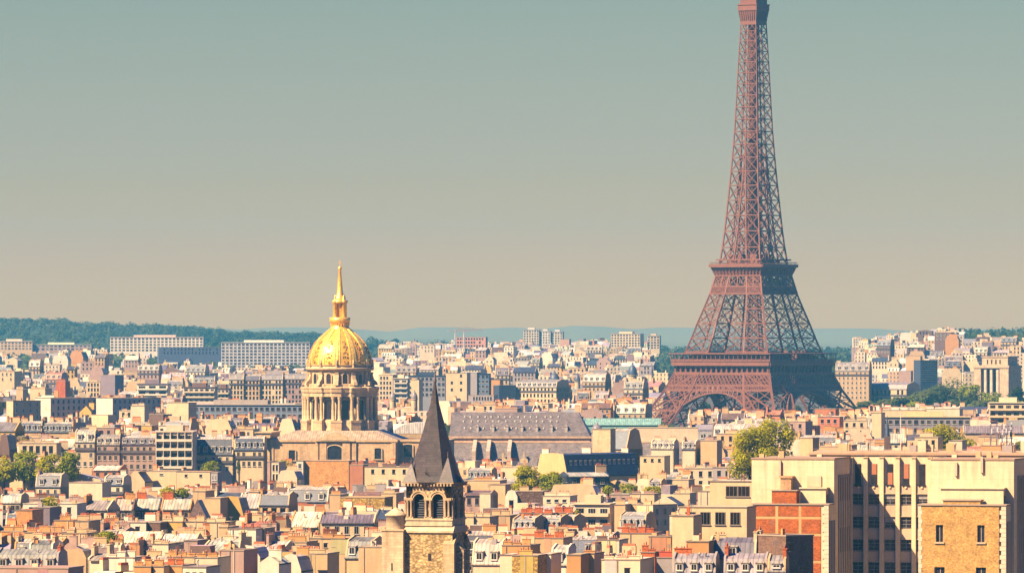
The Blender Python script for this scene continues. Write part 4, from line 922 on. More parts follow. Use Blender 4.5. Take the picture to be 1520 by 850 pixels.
P(489, 505, 733, 24, 'block', 'tan', 'tan', 'tan stack left of the yellow rubble wall', ch=1)
P(566, 588, 731, 24, 'block', 'tan', 'tan', 'tan stack right of the yellow rubble wall', ch=1)
P(541, 612, 692, 28, 'block', 'cream', 'pale', 'long low cream building in front of the church with one dark window', ch=3, win=(4, 1, 3, 'slot', 1.1, 1.4), chc='brown')
P(519, 539, 689, 28, 'block', 'rust', 'brown', 'brown house topped by chimneys right of the big brick wall', ch=2)
P(476, 512, 798, 52, 'block', 'tan', 'tan', 'tall tan and cream party wall next to the striped skylights', ch=2)
P(512, 552, 803, 47, 'mansard', 'tan', 'dzinc', 'house with steep striped skylight roof and a green door', mh=24, ch=0, psi=18, dorm=2)
P(532, 568, 810, 40, 'block', 'tan', 'tan', 'tan party wall with dark coping left of the bell tower', ch=0)
P(549, 588, 796, 16, 'block', 'pale', 'pale', 'pale low roof with vents left of the bell tower', ch=2)
P(568, 580, 815, 36, 'block', 'white', 'blue', 'white and blue strip of wall beside the stair turret', ch=0)
# 690-1020
P(692, 729, 698, 15, 'mansard', 'tan', 'blue', 'blue slate roof with white dormers just right of the pointed spire', mh=12, dorm=4, ch=1)
P(690, 742, 712, 14, 'block', 'tan', 'cream', 'wide tan block right of the pointed spire', ch=1)
P(728, 750, 718, 36, 'block', 'tan', 'tan', 'tan corner block with a dark flank right of the spire', ch=0, psi=22)
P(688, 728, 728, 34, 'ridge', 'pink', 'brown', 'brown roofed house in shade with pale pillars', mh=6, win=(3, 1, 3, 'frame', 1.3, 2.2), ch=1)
P(712, 728, 731, 30, 'block', 'pale', 'pale', 'pale pillar like block in front of the brown roof', ch=0, dep=4)
P(750, 768, 728, 26, 'mgable', 'white', 'lzinc', 'small white gable with one dark window left of the plane tree', mh=10, win=(1, 1, 3, 'slot', 1.4, 2.6), ch=0)
P(768, 806, 728, 26, 'block', 'brown', 'grey', 'grey brown rubble block below the plane tree', mat='rubble', ch=2)
P(806, 846, 735, 18, 'block', 'pale', 'pale', 'pale low terraces below the plane tree', ch=2, win=(3, 1, 3, 'slot', 1.2, .9))
P(771, 789, 760, 14, 'block', 'brick', 'brick', 'brick chimney wall under the row of red pots', mat='brick', ch=2, chc='brick')
P(791, 819, 761, 14, 'block', 'rust', 'brick', 'rust chimney wall under the row of red pots', mat='brick', ch=2, chc='brick')
P(821, 850, 760, 15, 'block', 'tan', 'brick', 'tan chimney wall under the row of red pots', ch=2, chc='brick')
P(759, 792, 771, 20, 'mansard', 'tan', 'blue', 'steep blue slate roof with long dormers below the brick chimneys', mh=16, dorm=4, ch=0, psi=20)
P(792, 830, 770, 22, 'mansard', 'tan', 'blue', 'broad blue slate slope with tall narrow dormers', mh=18, dorm=5, ch=0, psi=20)
P(831, 850, 769, 22, 'mansard', 'tan', 'blue', 'blue slate slope with bright skylights beside the balconied block', mh=18, dorm=2, ch=0, psi=20)
P(687, 703, 766, 25, 'block', 'cream', 'cream', 'narrow cream stack with a sloping shadow beside the bell tower', ch=1)
P(704, 727, 766, 25, 'block', 'cream', 'tan', 'cream party wall with a diagonal flue', ch=2)
P(728, 757, 764, 26, 'block', 'tan', 'tan', 'tan party wall with stone quoins', ch=2)
P(790, 836, 797, 12, 'block', 'tan', 'tan', 'tan wall under pots below the blue slate roofs', ch=3, chc='brick')
P(745, 787, 808, 14, 'block', 'orange', 'brown', 'orange wall with a dense row of pots', ch=3, chc='orange')
P(742, 761, 822, 30, 'block', 'pale', 'pale', 'pale wing left of the rubble infill wall', ch=0)
P(760, 798, 823, 30, 'block', 'ochre', 'tan', 'ochre rubble infill wall between two pale wings', mat='rubble', ch=1)
P(798, 818, 821, 30, 'block', 'white', 'pale', 'pale wing right of the rubble infill wall', ch=0, win=(1, 2, 4, 'slot', .8, 1.6))
P(700, 744, 806, 44, 'mansard', 'pale', 'lzinc', 'white sheet mansard with two windows right of the bell tower', mh=30, dorm=2, ch=1, rmat='zinc')
P(817, 842, 815, 36, 'mansard', 'white', 'lzinc', 'white attic with conical dormer near the bottom edge', mh=22, dorm=1, ch=0, rmat='zinc')
P(841, 862, 822, 30, 'block', 'orange', 'tan', 'orange tan tower at the bottom edge', ch=0)
P(863, 882, 820, 30, 'block', 'tan', 'brown', 'brown and tan double stack at the bottom edge', ch=1)
P(852, 905, 747, 44, 'modern', 'pale', 'pale', 'white modern block with wide balconies', win=(3, 3, 3.2), balc=1, dep=10, ch=0, psi=10)
P(912, 928, 748, 14, 'block', 'tan', 'tan', 'tan stack above the steep dark glazed roof', ch=1)
P(930, 946, 747, 16, 'block', 'tan', 'tan', 'second tan stack above the steep dark glazed roof', ch=1)
P(918, 957, 765, 22, 'mansard', 'tan', 'blue', 'steep dark glazed roof with white party walls', mh=21, ch=0, psi=18, dorm=4)
P(946, 969, 748, 44, 'block', 'cream', 'tan', 'tall cream corner house with a shaded pink flank', ch=1, psi=40, side=(3, 3), dep=11)
P(935, 971, 732, 16, 'block', 'cream', 'tan', 'cream and tan wall behind the tall cream corner house', ch=2)
P(968, 1006, 737, 24, 'gable', 'pale', 'slate', 'low dark slate gable behind the tall corner house', mh=12, ch=0)
P(1000, 1024, 731, 22, 'block', 'cream', 'tan', 'cream block with roof clutter left of the white wing', ch=3)
P(994, 1022, 764, 32, 'block', 'pale', 'pale', 'pale plain block below the roof clutter', ch=1)
P(891, 937, 713, 16, 'gable', 'tan', 'lzinc', 'wide low tan gable behind the small trees', mh=8, ch=0, ant=False)
P(962, 981, 715, 10, 'mansard', 'tan', 'blue', 'small blue roof window house beside the small trees', mh=8, dorm=2, ch=0)
P(990, 1022, 711, 16, 'block', 'cream', 'tan', 'cream house with rust balconies', ch=1)
P(963, 996, 795, 24, 'block', 'orange', 'brown', 'orange wall with a dark brown coping', ch=0, ant=False)
P(920, 970, 790, 14, 'block', 'tan', 'brick', 'tan wall under a long row of red pots', ch=4, chc='brick')
P(884, 919, 800, 18, 'block', 'pale', 'pale', 'pale flat roof beside the balconied block', ch=2, chc='brown')
P(893, 950, 829, 22, 'block', 'pale', 'white', 'white flat roof with pots at the bottom edge', ch=3, dep=16)
P(951, 972, 818, 32, 'block', 'brick', 'brick', 'cluster of brick chimneys at the bottom edge', mat='brick', ch=2, chc='brick')
P(1004, 1024, 800, 30, 'block', 'white', 'white', 'white house with a narrow dark window left of the scribbled wall', ch=1, win=(1, 2, 4, 'slot', .8, 1.8))
P(975, 1000, 826, 26, 'block', 'grey', 'lzinc', 'grey roof with red chimney flues at the bottom edge', ch=1, chc='red')
# right, in front of the institute
PS = 14
P(1054, 1118, 713, 40, 'block', 'cream', 'pale', 'cream upper wing with three wide windows below the tall tree', ch=0, d=1420, psi=PS, win=(3, 1, 3, 'frame', 2.6, 2.3, .08), dep=12, ant=False, fcol=(.26, .2, .16))
P(1008, 1108, 751, 52, 'block', 'cream', 'pale', 'long cream wing with square windows and wall piers', ch=0, d=1330, psi=PS, win=(4, 1, 3, 'frame', 2.1, 2.6), dep=9, ant=False, fcol=(.24, .19, .16))
P(998, 1029, 764, 34, 'block', 'cream', 'pale', 'lower cream end block of the long wing', ch=0, d=1318, psi=PS, dep=8)
P(1052, 1122, 805, 26, 'mansard', 'cream', 'dzinc', 'grey sheet roof with a big skylight below the cream wing', mh=22, ch=2, chc='cream', d=1255, psi=8, dorm=1, rmat='zinc')
P(1122, 1168, 803, 30, 'mansard', 'cream', 'dzinc', 'grey sheet roof with one dormer beside the dark brown gable', mh=24, ch=1, chc='cream', d=1255, psi=8, dorm=1, rmat='zinc')
P(1166, 1208, 793, 57, 'block', 'brown', 'brown', 'dark brown blank gable wall in front of the orange brick pavilion', mat='brick', ch=0, d=1240, psi=-38, dep=8, ant=False)
sg_ = P(1019, 1052, 802, 30, 'block', 'orange', 'tan', 'orange tan wall house with a dark scribble painted on it', ch=0, d=1250, psi=10, ant=False)
mb = MB(); pts = [(.1, 1.2), (.35, 1.25), (.3, .3), (.55, .2), (.6, .9), (.85, .9), (.95, .35), (1.2, .3), (1.25, .8), (1.5, .75), (1.45, .2), (1.75, .25)]
for (a, b), (c, d_) in zip(pts, pts[1:]): mb.beam((a - .2, -.03, 27.4 + b), (c - .2, -.03, 27.4 + d_), .22, .04)
mb.build('graffiti', M['metal'], sg_, (.10, .05, .03))
P(998, 1062, 829, 22, 'mansard', 'grey', 'grey', 'grey attic front with two awning windows at the bottom edge', mh=22, dorm=3, ch=1, d=1215, psi=6, rmat='zinc', chc='brick')
P(1074, 1138, 829, 22, 'mansard', 'grey', 'grey', 'grey attic front with blue shadowed dormers at the bottom edge', mh=22, dorm=3, ch=1, d=1215, psi=6, rmat='zinc', chc='brick')
P(1139, 1166, 832, 20, 'mansard', 'tan', 'grey', 'narrow tan attic beside the dark brown gable at the bottom edge', mh=14, dorm=1, ch=1, d=1210, psi=6, rmat='zinc', chc='brick')

# ------------------------------------------------------------------ middle distance
P(111, 141, 641, 52, 'mansard', 'cream', 'lzinc', 'old cream house with balconies right of the plane trees', mh=14, dorm=2, win=(3, 3, 3.2), d=2450, ch=1, psi=4)
P(141, 178, 648, 46, 'mansard', 'pink', 'zinc', 'grey attic house with an awning right of the old cream house', mh=11, dorm=3, win=(4, 3, 3.2), d=2450, ch=1, psi=4)
P(178, 231, 650, 44, 'mansard', 'pink', 'slate', 'slate attic house with red awnings on its balconies', mh=9, dorm=4, win=(5, 3, 3.2), d=2450, ch=1, psi=4)
P(231, 287, 640, 56, 'modern', 'white', 'pale', 'white apartment block with a grid of dark balcony windows', win=(5, 4, 3.3), balc=2, d=2440, ch=0, psi=4)
P(236, 262, 631, 10, 'block', 'white', 'white', 'glazed penthouse on top of the white apartment block', d=2455, ch=0, psi=4, win=(5, 1, 3, 'frame', 1.1, 1.4), dep=6)
P(287, 346, 652, 46, 'mansard', 'cream', 'slate', 'house with a double row of dormers in a tall grey roof', mh=22, dorm=5, win=(5, 2, 3.4), d=2450, ch=2, psi=4)
P(347, 392, 651, 42, 'mansard', 'cream', 'blue', 'cream house with blue dormers left of the church porch', mh=16, dorm=5, win=(5, 2, 3.4), d=2450, ch=1, psi=4)
P(28, 84, 657, 22, 'block', 'cream', 'cream', 'cream palace front with round headed dark windows behind the plane trees', d=2620, ch=2, psi=6, win=(5, 1, 4, 'slot', 1.6, 3.0))
P(28, 62, 628, 18, 'mansard', 'tan', 'blue', 'row of dark slate attics under the modern slabs, first part', mh=12, dorm=4, d=2850, ch=2, psi=6)
P(62, 108, 629, 18, 'mansard', 'tan', 'slate', 'row of dark slate attics under the modern slabs, longer part', mh=12, dorm=5, d=2850, ch=3, psi=6)
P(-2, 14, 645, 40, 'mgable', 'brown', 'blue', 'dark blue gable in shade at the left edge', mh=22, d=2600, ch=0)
P(9, 20, 594, 30, 'block', 'cream', 'pink', 'tower block end wall with mauve balconied flank at the left edge', name='tower_block', d=3200, psi=52, dep=16, ch=0, side=(4, 5), base=0)
P(51, 76, 590, 34, 'block', (.74, .63, .47), 'pale', 'cream end wall of the first modern slab', name='tower_block', d=3300, psi=45, dep=34, ch=0, side=(10, 5), ant=False, base=0)
P(142, 168, 590, 36, 'block', (.74, .63, .47), 'pale', 'cream end wall of the second modern slab', name='tower_block', d=3280, psi=45, dep=32, ch=0, side=(10, 5), ant=False, base=0)
P(134, 161, 615, 16, 'block', 'cream', 'pale', 'low cream annex before the second modern slab', d=3100, psi=45, dep=5, ch=0, base=0, ant=False)
P(247, 280, 597, 26, 'block', 'cream', 'pale', 'blank cream wall right of the second modern slab', name='office_block', d=3200, psi=20, dep=10, ch=0, ant=False, base=0)
P(270, 450, 600, 20, 'modern', (.20, .24, .30), 'grey', 'long low blue grey office building with ribbon windows', name='office_block', win=(22, 2, 3.4), d=3350, psi=8, dep=14, ch=0, base=0)
P(24, 34, 577, 20, 'block', 'tan', 'tan', 'small tan house behind the first modern slab', d=3900, ch=1)
P(83, 97, 565, 30, 'block', 'brick', 'brick', 'dark red building with a red billboard strip', d=4200, ch=1, mat='brick')
P(149, 171, 556, 34, 'block', 'purple', 'purple', 'bare mauve grey tower behind the second modern slab', name='tower_block', d=4300, psi=25, ch=0, dep=12)
P(128, 149, 566, 24, 'block', 'cream', 'tan', 'cream block left of the bare mauve tower', d=4350, ch=1, win=(4, 4, 3.2, 'slot'))
P(203, 249, 569, 22, 'modern', 'white', 'purple', 'white framed modern block with dark balconies', win=(3, 3, 3.3), balc=1, d=3900, ch=0, psi=6)
P(272, 319, 574, 22, 'modern', 'pale', 'brown', 'brown and white banded modern block', win=(6, 4, 3.0), balc=1, d=3900, ch=0, psi=6)
P(322, 340, 576, 20, 'modern', 'pale', 'brown', 'smaller banded block beside the brown and white one', win=(3, 3, 3.0), balc=1, d=3950, ch=0, psi=6)
P(340, 362, 556, 40, 'mansard', 'cream', 'zinc', 'cream corner house with a rounded attic', mh=7, win=(4, 5, 3.2, 'slot'), d=4250, ch=1, psi=6)
P(362, 386, 558, 38, 'mansard', 'tan', 'slate', 'tan house in the long cream row left of the dome', mh=6, win=(4, 5, 3.2, 'slot'), d=4250, ch=1, psi=6)
P(386, 420, 557, 40, 'mansard', 'cream', 'zinc', 'yellow cream house in the long cream row left of the dome', mh=6, win=(6, 5, 3.2, 'slot'), d=4250, ch=2, psi=6)
P(420, 455, 556, 40, 'mansard', 'pink', 'zinc', 'pinkish house ending the long cream row at the dome', mh=6, win=(6, 5, 3.2, 'slot'), d=4250, ch=2, psi=6)
P(562, 583, 556, 40, 'block', 'cream', 'pale', 'cream apartment block right of the dome', d=4300, win=(4, 5, 3.2, 'slot'), ch=1)
P(584, 605, 561, 36, 'modern', 'white', 'pale', 'white block with red and white loggias right of the dome', d=4250, win=(2, 5, 3.2), balc=1, ch=0, psi=6)
P(605, 622, 563, 34, 'block', 'cream', 'pale', 'plain yellow cream block left of the spire tip', d=4250, ch=1)
P(606, 661, 557, 36, 'modern', (.30, .29, .30), 'blue', 'grey glass topped office block behind the spire tip', name='office_block', d=4350, win=(9, 4, 3.4), ch=0, psi=6)
P(662, 693, 553, 40, 'block', 'cream', 'pale', 'blank yellow cream block right of the spire tip', d=4300, win=(2, 3, 4.5, 'slot', 1.4, 1.6), ch=0)
P(693, 708, 552, 36, 'block', 'grey', 'grey', 'grey slab end right of the blank cream block', name='tower_block', d=4350, ch=0)
P(708, 726, 554, 36, 'modern', (.16, .22, .32), 'blue', 'blue glazed block with white balconies', name='tower_block', d=4350, win=(3, 6, 3.2), ch=0, psi=6)
P(728, 742, 563, 24, 'block', 'orange', 'tan', 'small orange tan block right of the blue glazed one', d=4350, ch=0)
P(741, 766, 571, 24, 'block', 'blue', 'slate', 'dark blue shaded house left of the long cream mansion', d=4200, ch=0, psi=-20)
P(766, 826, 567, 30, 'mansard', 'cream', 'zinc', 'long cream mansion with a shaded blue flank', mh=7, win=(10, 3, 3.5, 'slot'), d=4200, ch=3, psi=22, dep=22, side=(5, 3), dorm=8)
P(695, 733, 586, 12, 'block', 'grey', 'white', 'low white and grey building with roof domes', d=3900, ch=0, win=(8, 1, 3, 'slot'))
P(675, 721, 500, 14, 'block', (.66, .30, .18), 'pink', 'long orange block on the far slope', d=7600, ch=0, win=(10, 3, 4, 'slot', 2, 2), ant=False)
P(163, 302, 500, 22, 'modern', 'white', 'pale', 'long white slab on the wooded hillside', name='tower_block', d=7300, win=(24, 5, 3.1), ch=0, psi=6, dep=16)
P(236, 330, 515, 16, 'block', (.13, .15, .22), 'pale', 'long dark shaded slab below the white hillside slab', name='tower_block', d=6600, ch=0, psi=-10, ant=False, win=(16, 2, 3.5, 'slot'))  # shade of this right-hand face is put into the dark wall colour
P(328, 460, 508, 36, 'modern', (.48, .46, .44), 'white', 'great grey slab with vertical stripes left of the dome', name='tower_block', d=6300, win=(22, 8, 3.0), ch=0, psi=8, dep=16)
P(-5, 48, 506, 12, 'modern', 'tan', 'white', 'terraced block on the wooded slope at the left edge', name='tower_block', d=7400, win=(10, 3, 3.1), ch=0, psi=6)
P(48, 136, 511, 7, 'modern', 'pink', 'white', 'long low white roofed block on the wooded slope', name='tower_block', d=7400, win=(14, 2, 3.1), ch=0, psi=6)
P(777, 800, 489, 20, 'modern', 'pale', 'white', 'pale tower on the horizon, left of a pair', name='tower_block', d=8300, win=(6, 6, 3.1), ch=0, psi=10)
P(801, 817, 491, 18, 'modern', 'white', 'white', 'white tower on the horizon right of the pale tower', name='tower_block', d=8300, win=(4, 6, 3.1), ch=0, psi=10)
P(819, 835, 492, 18, 'modern', 'pale', 'white', 'last and lowest pale tower of the horizon group', name='tower_block', d=8300, win=(4, 6, 3.1), ch=0, psi=10)
P(832, 845, 503, 10, 'block', (.62, .34, .22), 'tan', 'small terracotta block under the horizon towers', d=7800, ch=0)
P(907, 950, 495, 20, 'modern', 'cream', 'cream', 'broad cream tower block left of the iron tower on the horizon', name='tower_block', d=7800, win=(10, 7, 3.0), ch=0, psi=20, dep=14)
P(961, 979, 498, 16, 'modern', 'cream', 'cream', 'smaller cream block beside the broad one on the horizon', name='tower_block', d=7800, win=(4, 5, 3.0), ch=0, psi=10)
P(1240, 1290, 540, 66, 'mansard', 'tan', 'zinc', 'tall tan apartment house with many balconies right of the iron tower', mh=10, win=(7, 6, 3.3), d=4550, ch=3, psi=10, dorm=5, dep=16)
P(1290, 1345, 571, 30, 'mansard', 'cream', 'zinc', 'cream palace wing with tall bays right of the iron tower', mh=6, win=(8, 2, 5, 'slot', 1.5, 3.4), d=4560, ch=2, psi=26, dep=24)
P(1345, 1366, 528, 36, 'block', 'tan', 'tan', 'bare tan party wall above the wooded slope', d=5200, ch=1)
P(1366, 1392, 534, 34, 'block', 'blue', 'slate', 'dark blue glass building above the wooded slope', name='office_block', d=5150, ch=0, psi=-25, win=(5, 5, 3.4, 'slot', 2.2, 1.5))
P(1334, 1352, 550, 22, 'block', 'pink', 'pink', 'pinkish stair tower below the bare tan party wall', d=5000, ch=0)
P(1308, 1440, 618, 22, 'modern', (.30, .27, .28), 'cream', 'long grey modern building with two rows of dark windows', name='office_block', win=(14, 2, 3.6), d=2950, ch=0, psi=4, dep=12)
P(1310, 1372, 608, 12, 'block', 'cream', 'tan', 'cream house topped by many white chimneys above the grey building', d=3100, ch=5, chc='white')
P(1374, 1424, 606, 13, 'block', 'pale', 'pale', 'pale house topped by white chimneys above the grey building', d=3100, ch=4, chc='white')
P(1294, 1308, 612, 28, 'block', 'cream', 'tan', 'cream stair tower at the end of the grey building', d=2900, ch=1)
P(1468, 1526, 597, 24, 'modern', 'cream', 'pale', 'stepped cream block with terraces at the right edge', win=(5, 3, 3.2), balc=1, d=3000, ch=0, psi=8)
P(1214, 1246, 618, 20, 'block', (.62, .22, .12), 'red', 'low salmon red house below the iron tower', d=2900, ch=1, win=(3, 1, 3, 'slot'))
P(1210, 1240, 606, 10, 'block', (.60, .22, .10), 'rust', 'flat orange red roof house at the foot of the iron tower', d=3150, ch=0)
P(1136, 1158, 609, 14, 'ridge', (.60, .24, .14), 'rust', 'small orange roofed house in front of the iron tower pillar', d=3100, mh=6, ch=1)
P(1248, 1264, 660, 16, 'block', 'tan', 'tan', 'tan roof hut behind the institute', d=2100, ch=0)
P(1188, 1206, 649, 26, 'block', 'tan', 'brown', 'square tan tower between tree and institute roof', d=2200, ch=0, psi=35, dep=4)
P(1358, 1392, 648, 18, 'block', 'cream', 'cream', 'cream roof pavilion before the domed tree', d=2150, ch=1, win=(3, 1, 3, 'slot', 1.0, 2.2))
P(1408, 1428, 653, 16, 'block', 'pale', 'lzinc', 'pale stair head right of the domed tree', d=2150, ch=0)
P(1430, 1520, 632, 14, 'ridge', 'tan', 'purple', 'long mauve roof behind the aerial frame', d=2700, mh=10, ch=0, rmat='zinc', psi=2, ant=False)
P(1456, 1505, 660, 12, 'block', 'orange', 'rust', 'orange roof with white vents under the aerial frame', d=2100, ch=2)
P(880, 906, 636, 36, 'block', 'cream', 'white', 'square cream stone stair tower behind the shaded long roof', d=2330, ch=0, psi=14, dep=8, mat='stone', ant=False)
P(902, 930, 640, 34, 'mansard', 'tan', 'blue', 'tall blue slate pavilion roof right of the cream stair tower', mh=26, d=2400, ch=0, psi=30, dep=12, win=(4, 1, 4))
P(796, 842, 673, 40, 'mgable', (.68, .47, .20), 'blue', 'great ochre gable end of the long shaded building', mh=34, d=2250, ch=3, psi=33, dep=46, dorm=14, rl=.6, dz=3.4, chc='white', ant=False)
P(842, 905, 701, 16, 'ridge', 'blue', 'lzinc', 'flat pale roof over blue awnings in front of the long shaded building', mh=5, d=2170, ch=1, psi=-20, dep=8, win=(4, 1, 3))
P(866, 981, 621, 14, 'ridge', (.20, .38, .31), (.26, .44, .36), 'turquoise sheet hall roof below the iron tower', mh=9, d=3300, ch=0, rmat='zinc', psi=2, dep=24, ant=False)
P(932, 1036, 634, 18, 'block', 'pale', 'cream', 'long low pale wall with a cornice under the turquoise roof', d=2900, ch=1, psi=2)
P(966, 1000, 656, 22, 'mansard', 'pale', 'lzinc', 'pale attic with a row of small dormers right of the blue pavilion', mh=9, dorm=4, d=2500, ch=2)
P(1012, 1032, 657, 22, 'mansard', 'pale', 'slate', 'small slate attic house left of the tall tree', mh=9, dorm=3, d=2450, ch=1)
P(950, 986, 676, 20, 'block', 'cream', 'white', 'low white house with three tiny windows', d=2300, ch=0, win=(3, 1, 3, 'slot', .9, .9))
P(1040, 1064, 653, 18, 'block', 'tan', 'tan', 'plain tan party wall left of the tall tree', d=2450, ch=1)

# the long grey roofs behind the spire
def long_roof():
    D = 2900.0; ppm = F / D; z = lambda y: CZ - (y - HY) / ppm; X = lambda px: (px - 770) / ppm
    T = thing('long_hall', 'huge long grey slate roofed hall right of the pointed spire', 'building', ((770 - CX) / ppm, D, 0), R(-3)); a, b = X(667), X(876)
    W = MB(); W.box(a, b, 0, 30, 0, z(648)); W.box(a - .6, b + .6, -.7, 30.6, z(650), z(647)); W.box(a - 1, X(1042), -.4, 6, 0, z(657)); W.box(a, X(1042), -.9, 6.5, z(657), z(655)); W.build('wall', M['stone'], T, (.66, .44, .28))
    r = MB(); zt = z(612); ze = z(647) + .02; r.face([(a, -.4, ze), (b, -.4, ze), (X(857), 12, zt), (a, 12, zt)]); r.face([(b, -.4, ze), (b, 30.4, ze), (X(857), 18, zt), (X(857), 12, zt)]); r.face([(a, 12, zt), (X(857), 12, zt), (X(857), 18, zt), (a, 18, zt)]); r.face([(b, 30.4, ze), (a, 30.4, ze), (a, 18, zt), (X(857), 18, zt)]); r.face([(a, 30.4, ze), (a, -.4, ze), (a, 12, zt), (a, 18, zt)])
    r.build('roof', M['slate'], T, (.18, .145, .135))
    l = MB(); l.face([(a - 4, -15, z(690)), (X(800), -15, z(690)), (X(800), -.9, z(657.5)), (a - 4, -.9, z(657.5))]); l.face([(X(800), -12, z(680)), (X(1040), -12, z(680)), (X(1040), -.9, z(657.5)), (X(800), -.9, z(657.5))]); l.box(a - 4, X(800), -14.8, -.5, 0, z(690)); l.box(X(800), X(1040), -11.8, -.5, 0, z(680))
    l.build('side_roof', M['slate'], T, (.21, .17, .15))
    for px in (708, 731, 752, 774, 796, 818, 840):
        m = MB(); m.box(-.7, .7, -.6, 2.2, 0, 3.2); m.prism([(-.9, 3.2), (.9, 3.2), (0, 4.2)], -.8, 3.4); y_ = 3.2; o = link('dormer', m.mesh('dormer', M['zinc']), T, (.62, .52, .44), (X(px), 2.4, z(643.5)))
    rr = random.Random(3); sk = MB()
    for row, n in ((.62, 14), (.8, 15), (.33, 15)):
        for i in range(n): x = a + 6 + (X(850) - a - 10) * i / n + rr.uniform(-.5, .5); y_ = -.4 + 12.4 * row; zz = ze + (zt - ze) * row; sk.box(x - .28, x + .28, y_ - .6, y_ + .3, zz - .3, zz + .45)
    sk.build('roof_vents', M['metal'], T, (.75, .66, .56))
    for px in (706, 727, 758): m = MB(); m.box(-.8, .8, -14, 0, 0, z(668)); m.prism([(-14, z(668)), (0, z(668)), (0, z(652)), (-2, z(652))], -.8, .8, axis='x'); link('buttress', m.mesh('buttress', M['stone']), T, (.62, .46, .34), (X(px), -.9, 0))
    for px in (684, 698): m = MB(); m.lathe([(2.6, z(686)), (2.3, z(683)), (1.5, z(680.5)), (.05, z(679.5))], 16); link('dormer', m.mesh('round_dormer', M['slate']), T, (.16, .13, .14), (X(px), -12.5, 0))
    for px in (749, 780): m = MB(); m.prism([(-1.7, 0), (1.7, 0), (1.7, 1.5), (.5, 2.6), (.4, 4.5), (-.4, 4.5), (-.5, 2.6), (-1.7, 1.5)], -1, 1.5); link('dormer', m.mesh('stone_dormer', M['stone']), T, C['cream'], (X(px), -12, z(686)))
    KEEP.append((664, 1042, 612, 690, 2880, 60))
long_roof()

# white curved roof beside the church
def vault():
    D = 2820.0; ppm = F / D; z = lambda y: CZ - (y - HY) / ppm
    T = thing('vaulted_hall', 'white curved lead roof beside the domed church', 'building', ((622 - CX) / ppm, D, 0), 0); r_ = 38 / ppm
    a = [(r_ * math.cos(math.pi * i / 16), z(643) + (z(627) - z(643)) * math.sin(math.pi * i / 16)) for i in range(17)]
    m = MB(); m.prism(a, 0, 26); m.build('roof', M['zinc'], T, (.80, .72, .62)); m = MB(); m.box(-r_, r_, .1, 26, 0, z(643)); m.build('wall', M['stone'], T, C['tan'])
    KEEP.append((585, 660, 627, 645, 2815, 30))
vault()

def cupola(px, yt, yb, rad, d, label, col, wallc, name='cupola_tower'):
    ppm = F / d; z = lambda y: CZ - (y - HY) / ppm; T = thing(name, label, 'tower', ((px - CX) / ppm, d, 0), 0, 'small cupolas'); h = z(yt) - z(yb)
    m = MB(); m.lathe([(rad, z(yb)), (rad * 1.02, z(yb) + h * .2), (rad * .85, z(yb) + h * .45), (rad * .5, z(yb) + h * .68), (rad * .22, z(yb) + h * .76), (rad * .2, z(yb) + h * .86), (rad * .05, z(yt))], 16); m.build('dome', M['slate'], T, col)
    m = MB(); m.lathe([(rad * .95, 0), (rad * .95, z(yb) - .4), (rad * 1.12, z(yb) - .3), (rad * 1.12, z(yb) + .05), (rad * .9, z(yb) + .06)], 16, smooth=False); m.build('wall', M['stone'], T, wallc)
    KEEP.append((px - rad * ppm, px + rad * ppm, yt, yb + 8, d - rad, rad * 2))
cupola(583, 579, 593, 1.7, 3450, 'small grey bulbous cupola right of the drum', (.30, .25, .22), C['cream'])
cupola(615, 578, 592, 1.7, 3450, 'second small grey cupola nearer the pointed spire', (.28, .24, .22), C['cream'])
cupola(823, 549, 566, 3.4, 4230, 'dark slate dome on the corner of the cream mansion', (.09, .10, .15), C['cream'])
cupola(939, 537, 556, 3.2, 4700, 'dark blue ribbed dome left of the iron tower', (.06, .09, .15), C['cream'])
cupola(967, 540, 556, 1.5, 4700, 'tiny pale turret beside the dark blue ribbed dome', (.22, .20, .22), C['pale'])
cupola(857, 552, 566, 2.0, 4600, 'little slate turret right of the cream mansion dome', (.12, .12, .15), C['cream'])
cupola(886, 626, 640, 2.1, 2480, 'lead capped round turret behind the cream stair tower', (.22, .20, .22), C['pink'])
def spirelet():
    D = 2450.0; ppm = F / D; z = lambda y: CZ - (y - HY) / ppm; T = thing('church_spire', 'slim dark blue slate spire before the grey modern building', 'spire', ((1317 - CX) / ppm, D, 0))
    m = MB(); m.lathe([(1.1, z(648)), (.9, z(642)), (.05, z(616))], 8, smooth=False); m.build('spire', M['slate'], T, (.05, .07, .12)); m = MB(); m.box(-1.1, 1.1, -1.1, 1.1, 0, z(647)); m.build('wall', M['stone'], T, C['brown'])
    m = MB(); P_ = at(1337, 612, 2460); m.tube([(P_.x, P_.y, 10), tuple(P_)], [.25, .12], 8); tag(m.build('flagpole', M['metal'], None, (.8, .7, .55)), 'thin white flagpole right of the slim blue spire', 'pole')
    KEEP.append((1310, 1324, 616, 650, D, 4))
spirelet()

